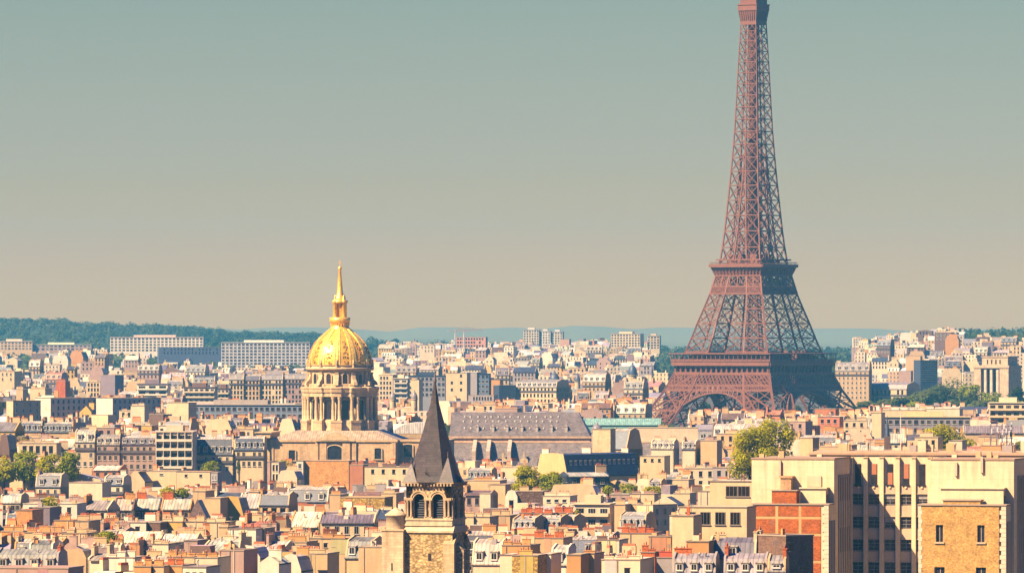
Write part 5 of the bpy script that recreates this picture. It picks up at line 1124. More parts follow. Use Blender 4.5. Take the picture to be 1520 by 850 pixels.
# the columned palace pavilion on the right
def pavilion():
    D = 4600.0; ppm = F / D; z = lambda y: CZ - (y - HY) / ppm; ps = 24; X = lambda px: (px - 1497) / ppm / math.cos(R(ps))
    T = thing('palace_pavilion', 'monumental stone pavilion with tall columns above the trees', 'building', ((1497 - CX) / ppm, D, 0), R(-ps)); st = (.66, .48, .30)
    W = MB(); a = X(1447); W.box(a, X(1457), 0, 26, 0, z(546)); W.box(X(1484), 0, 0, 26, 0, z(546)); W.box(X(1457), X(1484), 3.5, 26, 0, z(546)); W.box(a - .5, .5, -.5, 26.5, z(546), z(542)); W.box(X(1456), -2, 4, 24, z(542), z(530)); W.box(X(1455), -1.5, 3.5, 24.5, z(530), z(528.5))
    W.build('wall', M['stone'], T, st)
    for px in (1463, 1471.5, 1480.5): m = MB(); m.box(-.9, .9, -.9, .9, 0, z(546)); link('column', m.mesh('column', M['stone']), T, (.74, .58, .40), (X(px), 1.5, 0))
    for px in (1459.5, 1467, 1475.5): m = MB(); m.face([(-1.1, 0, 20), (1.1, 0, 20), (1.1, 0, z(549)), (-1.1, 0, z(549))]); link('window', m.mesh('tall_window', M['glass']), T, None, (X(px), 3.46, 0))
    for px in (1464, 1470, 1476, 1482): link('window', slot_mesh(1.0, 3.0), T, st, (X(px), 4, z(540)))
    for i in range(4): link('window', slot_mesh(1.0, 3.0), T, st, (-2, 7 + 4.5 * i, z(540)), R(90))
    for i in range(3): m = MB(); m.face([(-1.4, 0, 20), (1.4, 0, 20), (1.4, 0, z(550)), (-1.4, 0, z(550))]); link('window', m.mesh('tall_window', M['glass']), T, None, (.04, 7 + 6 * i, 0), R(90))
    KEEP.append((1445, 1530, 528, 585, D - 10, 50))
pavilion()

# rooftop aerial frame
def aerials():
    D = 2080.0; ppm = F / D; z = lambda y: CZ - (y - HY) / ppm; T = thing('aerial_frame', 'steel frame of aerials and dishes on an orange roof', 'antenna', ((1486 - CX) / ppm, D, 0)); m = MB(); rr = random.Random(5)
    for px in (1471, 1480, 1488, 1495, 1502):
        x = (px - 1486) / ppm; m.beam((x, 0, z(662)), (x, 0, z(628)), .22); m.beam((x, 3, z(662)), (x, 3, z(630)), .2)
    for y in (632, 638, 644, 650): m.beam((-16 / ppm, 0, z(y)), (17 / ppm, 0, z(y)), .16); m.beam((-16 / ppm, 3, z(y)), (17 / ppm, 3, z(y)), .14)
    m.build('frame', M['metal'], T, (.22, .18, .2))
    for i in range(16): p = MB(); x = rr.uniform(-15, 16) / ppm; zz = z(rr.uniform(630, 650)); p.box(x - .2, x + .2, -.5, -.15, zz - .8, zz + .8); p.build('aerial', M['metal'], T, rr.choice(((.75, .7, .65), (.12, .1, .14), (.3, .25, .3))))
    KEEP.append((1468, 1506, 626, 655, D, 4))
aerials()

def crane(px, d, y0, y1, label):
    ppm = F / d; z = lambda y: CZ - (y - HY) / ppm; T = thing('tower_crane', label, 'crane', ((px - CX) / ppm, d, 0), R(20), 'far tower cranes'); m = MB(); m.beam((0, 0, 30), (0, 0, z(y0)), 1.6); m.build('mast', M['metal'], T, (.7, .62, .5)); m = MB(); m.beam((-9, 0, z(y0) - 1), (22, 0, z(y0) - 1), 1.1); m.beam((0, 0, z(y0) + 3), (18, 0, z(y0) - 1), .5); m.build('jib', M['metal'], T, (.72, .55, .4))
crane(676, 7500, 489, 505, 'thin pale tower crane above the long orange block')
crane(689, 7550, 488, 505, 'second thin tower crane above the long orange block')
# ------------------------------------------------------------------ the big institute on the right
def institute():
    D = 1350.0; ppm = F / D; z = lambda y: CZ - (y - HY) / ppm; ps = 14.0
    T = thing('institute_building', 'large cream institute with tall pilasters, deep court and brick pavilions', 'building', ((1238 - CX) / ppm, D, 0), R(-ps))
    CW = (.82, .64, .39); CS = (.60, .44, .29); cz = z(681.5)
    W = MB(); W.box(-17.1, 0, 0, 22, 0, cz); W.box(20, 37, 0, 22, 0, cz); W.box(0, 20, 17.5, 24, 0, z(677)); W.box(37, 60, 17.5, 24, 0, z(677)); W.build('wall', M['render'], T, CW)
    c = MB()
    for a, b in ((-17.1, 0), (20, 37)): c.box(a - .15, b + .15, -.15, 22.2, cz, cz + .3)
    c.box(-9, 66, 17.2, 24.4, z(677), z(675.3)); c.build('coping', M['plaster'], T, (.42, .28, .19))
    at_ = MB(); at_.box(-9, 66, 19, 34, 40, z(673.2)); at_.prism([(19, z(673.2)), (34, z(673.2)), (26, z(670.5))], -8.5, 65, axis='x'); at_.build('attic', M['plaster'], T, (.60, .36, .22))
    # court front: pilasters, floors of spandrels, windows
    cols = [1.6, 4.95, 8.3, 11.65, 15.0, 18.3]; rows = [(735, 752), (769, 787), (803, 821), (837, 855), (871, 889), (905, 923)]
    for x in (0.1, 3.25, 6.6, 9.95, 13.3, 16.65): p = MB(); p.box(-.42, .42, -.75, 0, 0, z(681)); p.box(-.5, .5, -.95, 0, z(681), z(680)); link('pilaster', p.mesh('pilaster', M['plaster']), T, CW, (x, 17.5, 0))
    for y0, y1 in [(722, 735), (752, 769), (787, 803), (821, 837), (855, 871), (889, 905)]:
        for x in cols: s = MB(); s.box(-1.25, 1.25, -.3, 0, z(y1) + .1, z(y0) - .1); s.box(-1.27, 1.27, -.5, 0, z(y1) - .02, z(y1) + .12); s.lathe([(.28, 0), (.2, .12)], 8); link('spandrel', s.mesh('spandrel', M['plaster']), T, CS, (x, 17.5, 0))
    wm = MB(); wm.face([(-1.15, -.06, 0), (1.15, -.06, 0), (1.15, -.06, 2.35), (-1.15, -.06, 2.35)]); pane = wm.mesh('pane', M['glass'])
    fm = MB()
    for zz in (0, .75, 1.5, 2.27): fm.box(-1.15, 1.15, -.13, 0, zz, zz + .08)
    for x in (-1.15, -.04, 1.07): fm.box(x, x + .08, -.14, -.0, 0, 2.35)
    fme = fm.mesh('window', M['frame'])
    bl = MB(); bl.face([(-1.1, -.09, 1.2), (1.1, -.09, 1.2), (1.1, -.09, 2.3), (-1.1, -.09, 2.3)]); blm = bl.mesh('blind', M['frame']); rr = random.Random(2)
    for y0, y1 in rows:
        for x in cols:
            f = link('window', fme, T, (.30, .27, .25), (x, 17.5, z(y1) + .12)); link('pane', pane, f)
            if rr.random() < .3: b_ = link('blind', blm, f, (.42, .38, .34)); b_.scale = (1, 1, 1); b_.location = (0, 0, rr.choice((0, .0)))
    for i, x in enumerate(cols):
        s = MB(); s.box(-.62, .62, -.08, -.03, z(721), z(690)); s.box(-.75, .75, -.5, -.03, z(723.5), z(721.2)); o = link('window', s.mesh('slit_window', M['glass']), T, None, (x, 17.5, 0))
        b = MB(); h0, h1 = ((721, 690), (706, 690), (721, 703), (712, 690), (721, 690), (700, 690))[i]
        if i in (1, 2, 3): b.box(-.5, .5, -.11, -.085, z(h0), z(h1)); b.build('blind', M['frame'], o, (.45, .16, .07))
        k = MB(); k.lathe([(.3, z(726.5)), (.34, z(725)), (.3, z(723.8))], 8, (0, -.25)); k.build('boss', M['plaster'], o, CW)
    # right-hand flanks of both wings and both pavilions: fins between tall dark strips
    def flank(x, y0, y1, n, bands, ztop):
        for i in range(n + 1):
            yy = y0 + (y1 - y0) * i / n; f = MB(); f.box(0, .3, -.3, .3, 0, ztop - 3.5); f.box(0, .55, -.28, .28, ztop - 3.6, ztop - 3.2); link('fin', f.mesh('fin', M['plaster']), T, CS, (x, yy, 0))
        for za, zb in bands:
            for i in range(n):
                yy = y0 + (y1 - y0) * (i + .5) / n; g = MB(); g.face([(0.05, -.9, za), (0.05, .9, za), (0.05, .9, zb), (0.05, -.9, zb)]); link('window', g.mesh('strip_window', M['glass']), T, None, (x, yy, 0))
    bands1 = [(z(744), z(709)), (z(820), z(784)), (z(889), z(855))]
    flank(0, 4.5, 16.5, 5, bands1, cz); flank(37, 4.5, 16.5, 5, bands1, cz)
    # brick pavilions in front of the wings
    for (xa, xb, ztop, bc, mt) in ((-15.7, 0, z(748), (.44, .12, .028), 'brick'), (18.6, 36.4, z(747.5), (.56, .335, .11), 'brick')):
        B = MB(); B.box(xa, xb, -5.7, 0.0, 0, ztop); o = B.build('pavilion', M['render'], T, CW)
        br = MB()
        if xa < 0:
            xs = [(-15.6, -11.0), (-10.4, -6.2), (-5.6, -1.6)]
            for zb_, zt_ in ((z(765), z(750)), (z(790), z(769)), (z(830), z(794)), (z(880), z(834))):
                for a, b in xs: br.box(a, b, -5.82, -5.6, zb_, zt_)
            br.box(-11.7, -6.6, -5.85, -3, ztop, z(727.5)); bd = MB(); bd.box(-15.6, -1.6, -5.78, -5.65, 10, z(750)); bd.build('band', M['plaster'], o, (.66, .38, .15))
        else:
            zt_ = ztop - .3; wx = [22.87, 31.34]
            for a, b in ((18.75, wx[0] - 1.05), (wx[0] + 1.05, wx[1] - 1.05), (wx[1] + 1.05, 35.0)): br.box(a, b, -6.2, -5.6, 10, zt_)
            for x in wx:
                br.box(x - 1.05, x + 1.05, -6.2, -5.6, z(776), zt_); br.box(x - 1.05, x + 1.05, -6.2, -5.6, z(838), z(801)); br.box(x - 1.05, x + 1.05, -6.2, -5.6, 10, z(864))
                for s_ in (-1, 1): br.box(x + s_ * .9 - .15, x + s_ * .9 + .15, -6.19, -5.6, z(801), z(776))
            br.box(23.6, 31.2, -6.22, -3, ztop - .31, z(740.5))
        br.build('brick_face', M[mt], o, bc)
        k = MB()
        for i in range(26):
            w_ = 1.25 if i % 2 else .9; k.box(xb - w_, xb + .04, -5.9 if xa < 0 else -6.26, -5.55, ztop - .9 - i * .9, ztop - .05 - i * .9)
            if xa > 0: k.box(xa - .04, xa + w_ * .6, -6.26, -5.55, ztop - .9 - i * .9, ztop - .05 - i * .9)
        k.build('quoin', M['plaster'], o, (.78, .64, .44))
        cp = MB(); cp.box(xa - .2, xb + .2, -6.0 if xa < 0 else -6.4, .02, ztop, ztop + .28)
        if xa > 0: cp.box(23.4, 31.4, -6.42, -2.9, z(740.5), z(738.7))
        else: cp.box(-11.9, -6.4, -6.05, -2.9, z(727.5), z(726.3))
        cp.build('coping', M['plaster'], o, (.45, .33, .24))
        fl = [(z(821), z(784)), (z(889), z(855))]
        for i in range(4): f = MB(); f.box(0, .28, -.22, .22, 0, ztop - 3.2); link('fin', f.mesh('fin', M['plaster']), o, CS, (xb, -4.9 + 1.6 * i, 0))
        for za, zb in fl:
            for i in range(3): g = MB(); g.face([(.05, -.55, za), (.05, .55, za), (.05, .55, zb), (.05, -.55, zb)]); link('window', g.mesh('strip_window', M['glass']), o, None, (xb, -4.1 + 1.6 * i, 0))
    for px, y0, y1, w_ in ((1390, 801, 776, 1.5), (1450, 801, 776, 1.5), (1391, 864, 838, 2.1), (1450, 864, 838, 2.1)):
        x = (px + 10 - 1238) / 7.083; g = MB(); g.box(-w_ / 2 - .25, w_ / 2 + .25, -.75, 0, z(y0) - .35, z(y0) - .02)
        for xx in (-w_ / 2, -.05, w_ / 2 - .1): g.box(xx, xx + .1, -.12, -.02, z(y0), z(y1))
        o = link('window', g.mesh('window', M['frame']), T, None, (x, -5.7, 0)); o.color = (.55, .42, .26, 1); q = MB(); q.face([(-w_ / 2, -.05, z(y0)), (w_ / 2, -.05, z(y0)), (w_ / 2, -.05, z(y1)), (-w_ / 2, -.05, z(y1))]); q.build('pane', M['glass'], o)
    for xa, xb, zt_ in ((-6.4, -1.2, z(724.5)), (-12.5, -9.3, z(728)), (22.5, 35.3, z(723.5))):       # roof houses on the pavilions
        if xb == -9.3: continue
        h = MB(); h.box(xa, xb, -2.6, -.02, z(748), zt_); h.box(xa - .25, xb + .25, -2.9, -.02, zt_, zt_ + .25); o = h.build('roof_house', M['plaster'], T, CW)
        for i in range(2): g = MB(); g.face([(.04, -.3, 0), (.04, .3, 0), (.04, .3, 1.5), (.04, -.3, 1.5)]); link('window', g.mesh('small_window', M['glass']), o, None, (xb, -1.9 + 1.1 * i, z(744)))
    e = MB(); e.box(-10.6, -8.4, -2.5, -.02, z(726), z(707)); e.box(-10.9, -8.1, -2.7, -.02, z(709), z(706)); e.build('chimney', M['brick'], T, (.58, .36, .20))
    e = MB(); e.box(-5.6, -2.6, -.25, -.02, z(722), z(706)); e.build('patch', M['plaster'], T, (.66, .50, .32))
    for x, ya, yb in ((-11.2, 683, 706), (25.2, 685, 705), (30.5, 676, 700)): e = MB(); e.box(x - .25, x + .25, -.5, -.02, z(yb), z(ya)); e.build('drain_pipe', M['plaster'], T, (.62, .48, .33))
    rl = MB()
    for i in range(34): x = -8.5 + 2.2 * i; rl.box(x - .04, x + .04, 17.5, 17.58, z(675.3), z(675.3) + 1.0)
    for zz in (.5, .98): rl.box(-8.6, 65, 17.5, 17.58, z(675.3) + zz, z(675.3) + zz + .05)
    rl.build('roof_railing', M['metal'], T, (.40, .30, .22)); rr = random.Random(9)
    for i in range(22):
        x = rr.uniform(-8, 44); y_ = rr.uniform(19.5, 25); v = MB(); q = rr.random(); z0 = z(673.2)
        if q < .4: v.box(x - rr.uniform(.4, 1.3), x + rr.uniform(.4, 1.3), y_, y_ + 1.4, z0, z0 + rr.uniform(.8, 2.4)); v.build('roof_hatch', M['plaster'], T, rr.choice((C['pale'], C['tan'], C['orange'], C['grey'])))
        elif q < .8: v.lathe([(.14, z0), (.14, z0 + 1.6), (.34, z0 + 1.65), (.05, z0 + 2.1)], 8, (x, y_)); v.build('vent', M['metal'], T, rr.choice(((.6, .5, .4), (.3, .24, .2), (.5, .2, .1))))
        else: antenna(T, rr, x, y_, z0, rr.uniform(2, 4))
    for a, b in ((-16, -1), (21, 36)):
        for i in range(4): x = rr.uniform(a, b); y_ = rr.uniform(3, 14); v = MB(); v.box(x - .5, x + .5, y_, y_ + 1.2, cz, cz + rr.uniform(.8, 1.8)); v.build('roof_hatch', M['plaster'], T, rr.choice((C['pale'], C['tan'], C['grey'])))
    KEEP.append((1117, 1530, 672, 852, D - 8, 40))
institute()
# ------------------------------------------------------------------ the rest of the city: rows of houses between and behind those above
FR = random.Random(21)
NPX = 1700; OFF = 90
sky_line = [2000.0] * NPX       # lowest row (smallest y) reached so far by anything nearer, per photo column
def cols_(a, b): return range(max(0, int(a + OFF)), min(NPX, int(b + OFF) + 1))
keep_sorted = sorted(KEEP, key=lambda k: k[4])
CAPY = [(-60, 515), (480, 513), (560, 506), (760, 504), (1000, 501), (1200, 503), (1300, 497), (1400, 486), (1520, 477), (1600, 477)]
def allow(px0, px1, d):         # highest row a filler at distance d may reach
    y = 0.0
    for k in KEEP:
        if k[4] > d - 2 and k[0] < px1 + 1 and k[1] > px0 - 1: y = max(y, k[3])
    return y
def blocked(px0, px1, d, dep):
    for k in KEEP:
        if k[0] - 2 < px1 and k[1] + 2 > px0 and k[4] - 3 < d + dep and k[4] + k[5] + 3 > d: return True
    return False
WALLC = [C['cream']] * 5 + [C['pale']] * 4 + [C['tan']] * 4 + [C['pink']] * 2 + [C['white']] * 2 + [C['orange'], C['ochre'], C['grey'], C['brown'], C['purple'], C['pink']]
WNAME = {C['cream']: 'cream', C['pale']: 'pale', C['tan']: 'tan', C['pink']: 'pinkish', C['white']: 'white', C['orange']: 'orange', C['ochre']: 'ochre', C['grey']: 'grey', C['brown']: 'brown', C['purple']: 'mauve grey'}
ROOFS = [('lzinc', 'pale sheet'), ('lzinc', 'pale sheet'), ('zinc', 'grey sheet'), ('zinc', 'grey sheet'), ('dzinc', 'dark sheet'), ('lzinc', 'pale sheet'), ('slate', 'slate'), ('slate', 'slate'), ('brown', 'brown'), ('slate', 'slate'), ('blue', 'blue slate'), ('blue', 'blue slate'), ('rust', 'rust red'), ('white', 'white')]
cands = []
d = 1270.0
while d < 9300:
    near = d < 2750
    px = -60 + FR.uniform(-20, 0)
    while px < 1590:
        ppm = F / d; wm = (FR.uniform(5, 12) if d < 1750 else FR.uniform(7, 16)) if near else FR.uniform(6, 17)
        pw = wm * ppm; a, b = px, px + pw; px = b + (FR.uniform(0, 2) * ppm if FR.random() < .35 else 0)
        dep = FR.uniform(9, 12) if near else FR.uniform(10, 14); dd = d + FR.uniform(-6, 6); xm = ((a + b) / 2 - CX) / ppm; gz = ground(xm, dd)
        h = FR.gauss(21.5, 3.0) if near else FR.gauss(20, 4.0)
        if not near and FR.random() < .05: h += FR.uniform(4, 14)
        h = max(10, h)
        if near and HY + (CZ - gz - h) * F / dd > 862: continue
        # woods and gaps
        pc = (a + b) / 2
        if pc < 480 and dd > 5600 and FR.random() < .8 * sstep(5400, 6200, dd): continue
        if pc > 1425 and dd > 5850: continue
        if dd > 6200 and FR.random() < .25 + .6 * sstep(7200, 9000, dd): continue
        if 965 < pc < 1290 and 3700 < dd < 4330: continue
        if 1255 < pc < 1560 and 3800 < dd < 4590 : continue
        if blocked(a, b, dd, dep): continue
        ya = allow(a, b, dd); ya = max(ya, lerp(CAPY, pc) + FR.uniform(-1, 6)) if dd > 4400 else ya; yt = HY + (CZ - gz - h) * F / dd
        if yt < ya + 1:
            h = CZ - gz - (ya + 1 + FR.uniform(0, 5) - HY) * dd / F; yt = HY + (CZ - gz - h) * F / dd
            if h < 7: continue
        cands.append([a, b, yt, dd, dep, h, gz])
    d += 27 if near else lerp([(2750, 22), (4000, 33), (5000, 50), (9300, 150)], d)
# what shows of each, nearest first
ev = [(c[3], 'c', c) for c in cands] + [(k[4], 'k', k) for k in KEEP]
ev.sort(key=lambda e: e[0])
shown = []
for dd, t, c in ev:
    vis = 0.0; top = c[2]
    for i in cols_(c[0], c[1] - 1):
        if top < sky_line[i]: vis += min(sky_line[i], 850) - top if 0 <= i - OFF < 1520 else 0; sky_line[i] = top
    if t == 'c':
        edge = c[1] < 0 or c[0] > 1520
        if vis > 6 or edge: shown.append((vis, c))
shown.sort(key=lambda s: -s[0])
N_IND = 215
indiv, mass = shown[:N_IND], shown[N_IND:]

ORD = ['', 'second', 'third', 'fourth', 'fifth', 'sixth', 'seventh', 'eighth', 'ninth', 'tenth', 'eleventh', 'twelfth']
heroes = [o for o in S.objects if o.parent is None and o.get('label') and o.get('category') in ('house', 'building')]
HP = []
for o in heroes:
    x, y, z_ = o.location; HP.append((x / y * F + CX, y, o['label']))
used = {}
def filler_label(desc, pc, dd):
    best = None
    for hx, hd, lab in HP:
        if lab.count(' ') > 8: continue
        s_ = abs(hx - pc) * 1.0 + abs(hd - dd) * (.16 if hd < dd else .22)
        if best is None or s_ < best[0]: best = (s_, hx, hd, lab)
    _, hx, hd, lab = best
    rel = 'behind the' if hd < dd and abs(hx - pc) < 22 else 'in front of the' if abs(hx - pc) < 22 else 'left of the' if pc < hx else 'right of the'
    k = (desc, rel, lab); used[k] = used.get(k, 0) + 1; n = used[k]
    words = lab.split(); lab2 = ' '.join(words[:9])
    return ' '.join(f"{ORD[min(n - 1, 11)]} {desc} {rel} {lab2}".split()[:16])

for vis, (a, b, yt, dd, dep, h, gz) in sorted(indiv, key=lambda s: s[1][3]):
    ppm = F / dd; kind = FR.choices(('block', 'mansard', 'mgable', 'ridge', 'gable'), (4, 3.4, 2.0, 2.4, 1.0))[0]; wc = FR.choice(WALLC); rc, rn = FR.choice(ROOFS); w_ = (b - a) / ppm
    if kind == 'block': rc, rn = FR.choice((('lzinc', 'pale'), ('zinc', 'grey'), ('tan', 'tan'), ('white', 'white')))
    desc = f"{WNAME[wc]} {dict(block='flat block', mansard='attic house', mgable='mansard gable', ridge='house', gable='gabled house')[kind]}"
    kw = {}
    if kind == 'mansard': kw = dict(mh=FR.uniform(3, 4.4) * ppm, dorm=max(1, int(w_ / 3.4)), win=(max(2, int(w_ / 2.8)), 2, 3.2), dstyle=FR.choice(('shed', 'gable')))
    elif kind == 'mgable': kw = dict(mh=FR.uniform(3.5, 5.5) * ppm, dorm=FR.choice((0, 2)), win=(1, 2, 4.2, 'slot', .9, 1.0) if FR.random() < .4 else None, apex=FR.uniform(.35, .65))
    elif kind == 'ridge': kw = dict(mh=FR.uniform(2.2, 3.6) * ppm, win=(max(2, int(w_ / 2.6)), 2, 3.2))
    elif kind == 'gable': kw = dict(mh=FR.uniform(2.5, 4) * ppm, win=(2, 2, 3.4, 'slot', .9, 1.3), apex=FR.uniform(.3, .7))
    else: kw = dict(win=(max(2, int(w_ / 3)), 2, 3.3, FR.choice(('slot', 'frame'))) if FR.random() < .72 else None)
    lab = filler_label(desc, (a + b) / 2, dd)
    T = building(a, b, yt, kind, wc, rc, lab, {'block': 'apartment_building', 'mansard': 'mansard_building', 'ridge': 'townhouse', 'gable': 'gabled_house', 'mgable': 'mansard_house'}[kind],
                 'house' if kind in ('ridge', 'gable') else 'building', d=dd, psi=FR.uniform(4, 20), dep=dep, ch=FR.choice((1, 2, 2, 3, 3)), seed=int(a * 7 + dd), fcol=None,
                 group={'block': 'flat roofed buildings', 'mansard': 'mansard roofed buildings', 'ridge': 'pitched roof houses', 'gable': 'gabled houses', 'mgable': 'mansard gables'}[kind], **kw)
    del T['x_box']

# everything smaller or farther: one mass of houses
class CityMB(MB):
    def __init__(s): super().__init__(); s.uv = []
    def fq(s, pts, col, uvs): s.face(pts, 0, col); s.uv += uvs
mb = CityMB(); RC = [(.40, .35, .32), (.50, .43, .36), (.30, .26, .26), (.16, .15, .18),  (.62, .55, .46), (.36, .22, .15), (.66, .60, .50)]
POT = (.50, .16, .07, 0)
def cbox(P, w_, y0, y1, z0, z1, x0, col, win=True, top=None, uo=0):
    x1 = x0 + w_
    A = [P(x0, y0), P(x1, y0), P(x1, y1), P(x0, y1)]; wa = 1.0 if win else 0.0
    for i in range(4):
        p, q = A[i], A[(i + 1) % 4]; L_ = math.hypot(q[0] - p[0], q[1] - p[1]); a_ = wa if i in (0, 1) else 0.0
        mb.fq([(*p, z0), (*q, z0), (*q, z1), (*p, z1)], (*col[:3], a_), [(uo, z0 - z1), (uo + L_, z0 - z1), (uo + L_, 0), (uo, 0)])
    mb.fq([(*p, z1) for p in A], (*(top or col)[:3], 0), [(0, 0)] * 4)
for vis, (a, b, yt, dd, dep, h, gz) in mass:
    ppm = F / dd; xm = ((a + b) / 2 - CX) / ppm; ps = R(FR.uniform(-6, 30) if FR.random() < .85 else FR.uniform(-40, 0)); cu, su = math.cos(ps), math.sin(ps)
    P_ = lambda x, y, xm=xm, dd=dd, cu=cu, su=su: (xm + x * cu + y * su, dd - x * su + y * cu)
    w_ = (b - a) / ppm; z0, zt = gz - 3, gz + h; wc = tuple(c * FR.uniform(.88, 1.1) for c in FR.choice(WALLC)); rc = tuple(c * FR.uniform(.8, 1.15) for c in FR.choice(RC)); far = dd > 4600
    style = FR.random(); x0 = -w_ / 2
    if far and FR.random() < .5: wc = tuple(c * 1.08 for c in C['pale'])
    if style < .42:
        cbox(P_, w_, 0, dep, z0, zt, x0, wc, FR.random() < .8, rc, FR.uniform(0, 9))
        if FR.random() < .6: cbox(P_, w_ * .4, 2, dep - 2, zt, zt + FR.uniform(1.2, 2.8), x0 + w_ * FR.uniform(.05, .5), FR.choice(WALLC), False, rc)
    else:
        m = FR.uniform(2.4, 4.2); i_ = 1.4 if style < .75 else dep / 2; he = zt - m; cbox(P_, w_, 0, dep, z0, he, x0, wc, True, rc, FR.uniform(0, 9))
        A = [P_(x0, 0), P_(x0 + w_, 0), P_(x0 + w_, dep), P_(x0, dep)]; B = [P_(x0, i_), P_(x0 + w_, i_), P_(x0 + w_, dep - i_), P_(x0, dep - i_)]
        for i in range(4):
            j = (i + 1) % 4; side_ = i in (1, 3); c_ = (*(wc if side_ else rc), 1.0 if (i == 0 and style < .75 and FR.random() < .6) else 0.0); L_ = w_
            mb.fq([(*A[i], he), (*A[j], he), (*B[j], zt), (*B[i], zt)], c_, [(0, -2.6), (L_, -2.6), (L_, -.1), (0, -.1)])
        if i_ < dep / 2: mb.fq([(*p, zt) for p in B], (*FR.choice(RC), 0), [(0, 0)] * 4)
    for k in range(FR.choice((1, 2, 2, 3)) if not far else FR.choice((0, 1, 1, 2))):
        cx = FR.choice((x0, x0 + w_ - .9, x0 + FR.uniform(.1, .8) * w_)); cy = FR.uniform(1, dep - 3); ln = FR.uniform(1.5, 4); al = FR.random() < .5; hh = FR.uniform(.8, 2.6); cc = FR.choice((wc, C['tan'], C['orange'], C['cream'], C['white']))
        lx, ly = (ln, .7) if al else (.8, ln)
        cbox(P_, lx, cy, cy + ly, zt - 1.5, zt + hh, cx, cc, False, (.4, .16, .08))
        if dd < 4200: cbox(P_, lx * .9, cy + .12, cy + max(.3, ly - .12), zt + hh, zt + hh + .55, cx + lx * .05, POT, False)
o = mb.build('city_houses', M['city'], None, None, True); uvl = o.data.uv_layers.new(name='UVMap'); uvl.data.foreach_set('uv', [c for p in mb.uv for c in p])
tag(o, 'countless small cream and grey houses filling the city to the hills', 'houses', None, 'stuff')

# ------------------------------------------------------------------ trees
def leaf_cloud(mb, rr, c, rx, ry, rz, n, s, hollow=.55):
    for _ in range(n):
        while True:
            u, v, w_ = rr.uniform(-1, 1), rr.uniform(-1, 1), rr.uniform(-1, 1); q = u * u + v * v + w_ * w_
            if hollow * hollow < q < 1 or (q < 1 and rr.random() < .12): break
        p = Vector((c[0] + u * rx, c[1] + v * ry, c[2] + w_ * rz)); nrm = Vector((u + rr.uniform(-.5, .5), v + rr.uniform(-.5, .5), w_ + .3 + rr.uniform(-.5, .5))).normalized()
        t = nrm.orthogonal().normalized(); t = Matrix.Rotation(rr.uniform(0, 6.28), 3, nrm) @ t; b = nrm.cross(t); k = s * rr.uniform(.6, 1.4); e = .62
        mb.face([p - t * k, p - b * k * e, p + t * k, p + b * k * e])
def tree(px0, px1, yt, yb, d, label, mat='leaf', n=2600, s=.42, lobes=11, seed=1, name='plane_tree', group='broadleaf trees', flat=1.0):
    g_ = (px1 - px0) * .10; px0 -= g_; px1 += g_; yb += (yb - yt) * .22
    rr = random.Random(seed); ppm = F / d; x = ((px0 + px1) / 2 - CX) / ppm; gz = ground(x, d); w_ = (px1 - px0) / ppm; zt = CZ - (yt - HY) / ppm; zb = CZ - (yb - HY) / ppm; H = zt - zb
    T = thing(name, label, 'tree', (x, d, gz), 0, group); zt -= gz; zb -= gz; cz = zb + H * .5
    lob = [(0, 0, cz + H * .06, w_ * .33, H * .40), (w_ * .16, 0, cz - H * .2, w_ * .24, H * .26), (-w_ * .17, 0, cz - H * .18, w_ * .24, H * .26)]
    for i in range(lobes):
        a = rr.uniform(0, 6.28); r = math.sqrt(rr.random()) * .36 * w_; hh = rr.uniform(-.34, .36); f = 1 - .75 * abs(hh + .05); lob.append((r * math.cos(a) * f * 1.1, r * math.sin(a) * f, cz + hh * H, w_ * rr.uniform(.09, .20), H * rr.uniform(.09, .20)))
    mb = MB()
    tot = sum(l[3] ** 2 for l in lob)
    for l in lob: leaf_cloud(mb, rr, l[:3], l[3], l[3], l[4], int(n * l[3] ** 2 / tot), s)
    mb.build('crown', M[mat], T)
    t = MB(); r0 = max(.3, w_ * .022); base_z = min(zb, 0) if zb < 0 else 0
    t.tube([(0, 0, base_z), (.1, 0, zb + H * .15), (.2, .1, cz), (.1, 0, cz + H * .3)], [r0 * 1.3, r0, r0 * .6, r0 * .15], 8)
    for l in lob[1:]: t.tube([(.1, 0, zb + H * rr.uniform(.05, .35)), (l[0] * .5, l[1] * .5, (zb + l[2]) / 2 + H * .1), (l[0], l[1], l[2])], [r0 * .5, r0 * .3, r0 * .08], 6)
    t.build('trunk', M['bark'], T)
tree(1078, 1146, 628, 706, 1880, 'great yellow green tree in front of the iron tower, broader half', n=6500, s=.36, lobes=18, seed=3)
tree(1112, 1183, 618, 700, 1900, 'great yellow green tree in front of the iron tower, taller half', n=6500, s=.36, lobes=18, seed=4)
tree(1366, 1440, 628, 664, 2250, 'low domed yellow green tree behind the institute roof', n=3600, seed=5, lobes=14)
tree(757, 812, 687, 732, 2080, 'bright yellow green plane tree below the long grey roof', n=4200, s=.36, seed=6, lobes=14)
tree(795, 846, 697, 736, 2060, 'darker plane tree touching the bright yellow green one', 'leafg', n=3200, s=.36, seed=7)
for i, (a, b, y0, y1, lb) in enumerate(((-14, 26, 676, 710, 'olive plane tree at the left edge of the row'), (16, 56, 668, 708, 'tall olive plane tree second from the left edge'), (50, 88, 672, 708, 'olive plane tree in the middle of the left row'), (80, 120, 666, 706, 'last olive plane tree of the row, touching the old cream house'))):
    tree(a, b, y0, y1, 2280 + 8 * (i % 2), lb, 'leafg' if i % 2 else 'leaf', n=2600, seed=10 + i)
tree(8, 46, 645, 664, 2680, 'dark green tree behind the cream palace front', 'leafg', n=1500, seed=20)
tree(128, 184, 787, 812, 1540, 'round green bush beside the white sheet roof', 'leafg', n=3000, s=.26, seed=21, name='bush', group='bushes')
tree(236, 262, 720, 736, 1950, 'small olive bush under the long cream party wall', n=700, s=.3, seed=22, name='bush', group='bushes')
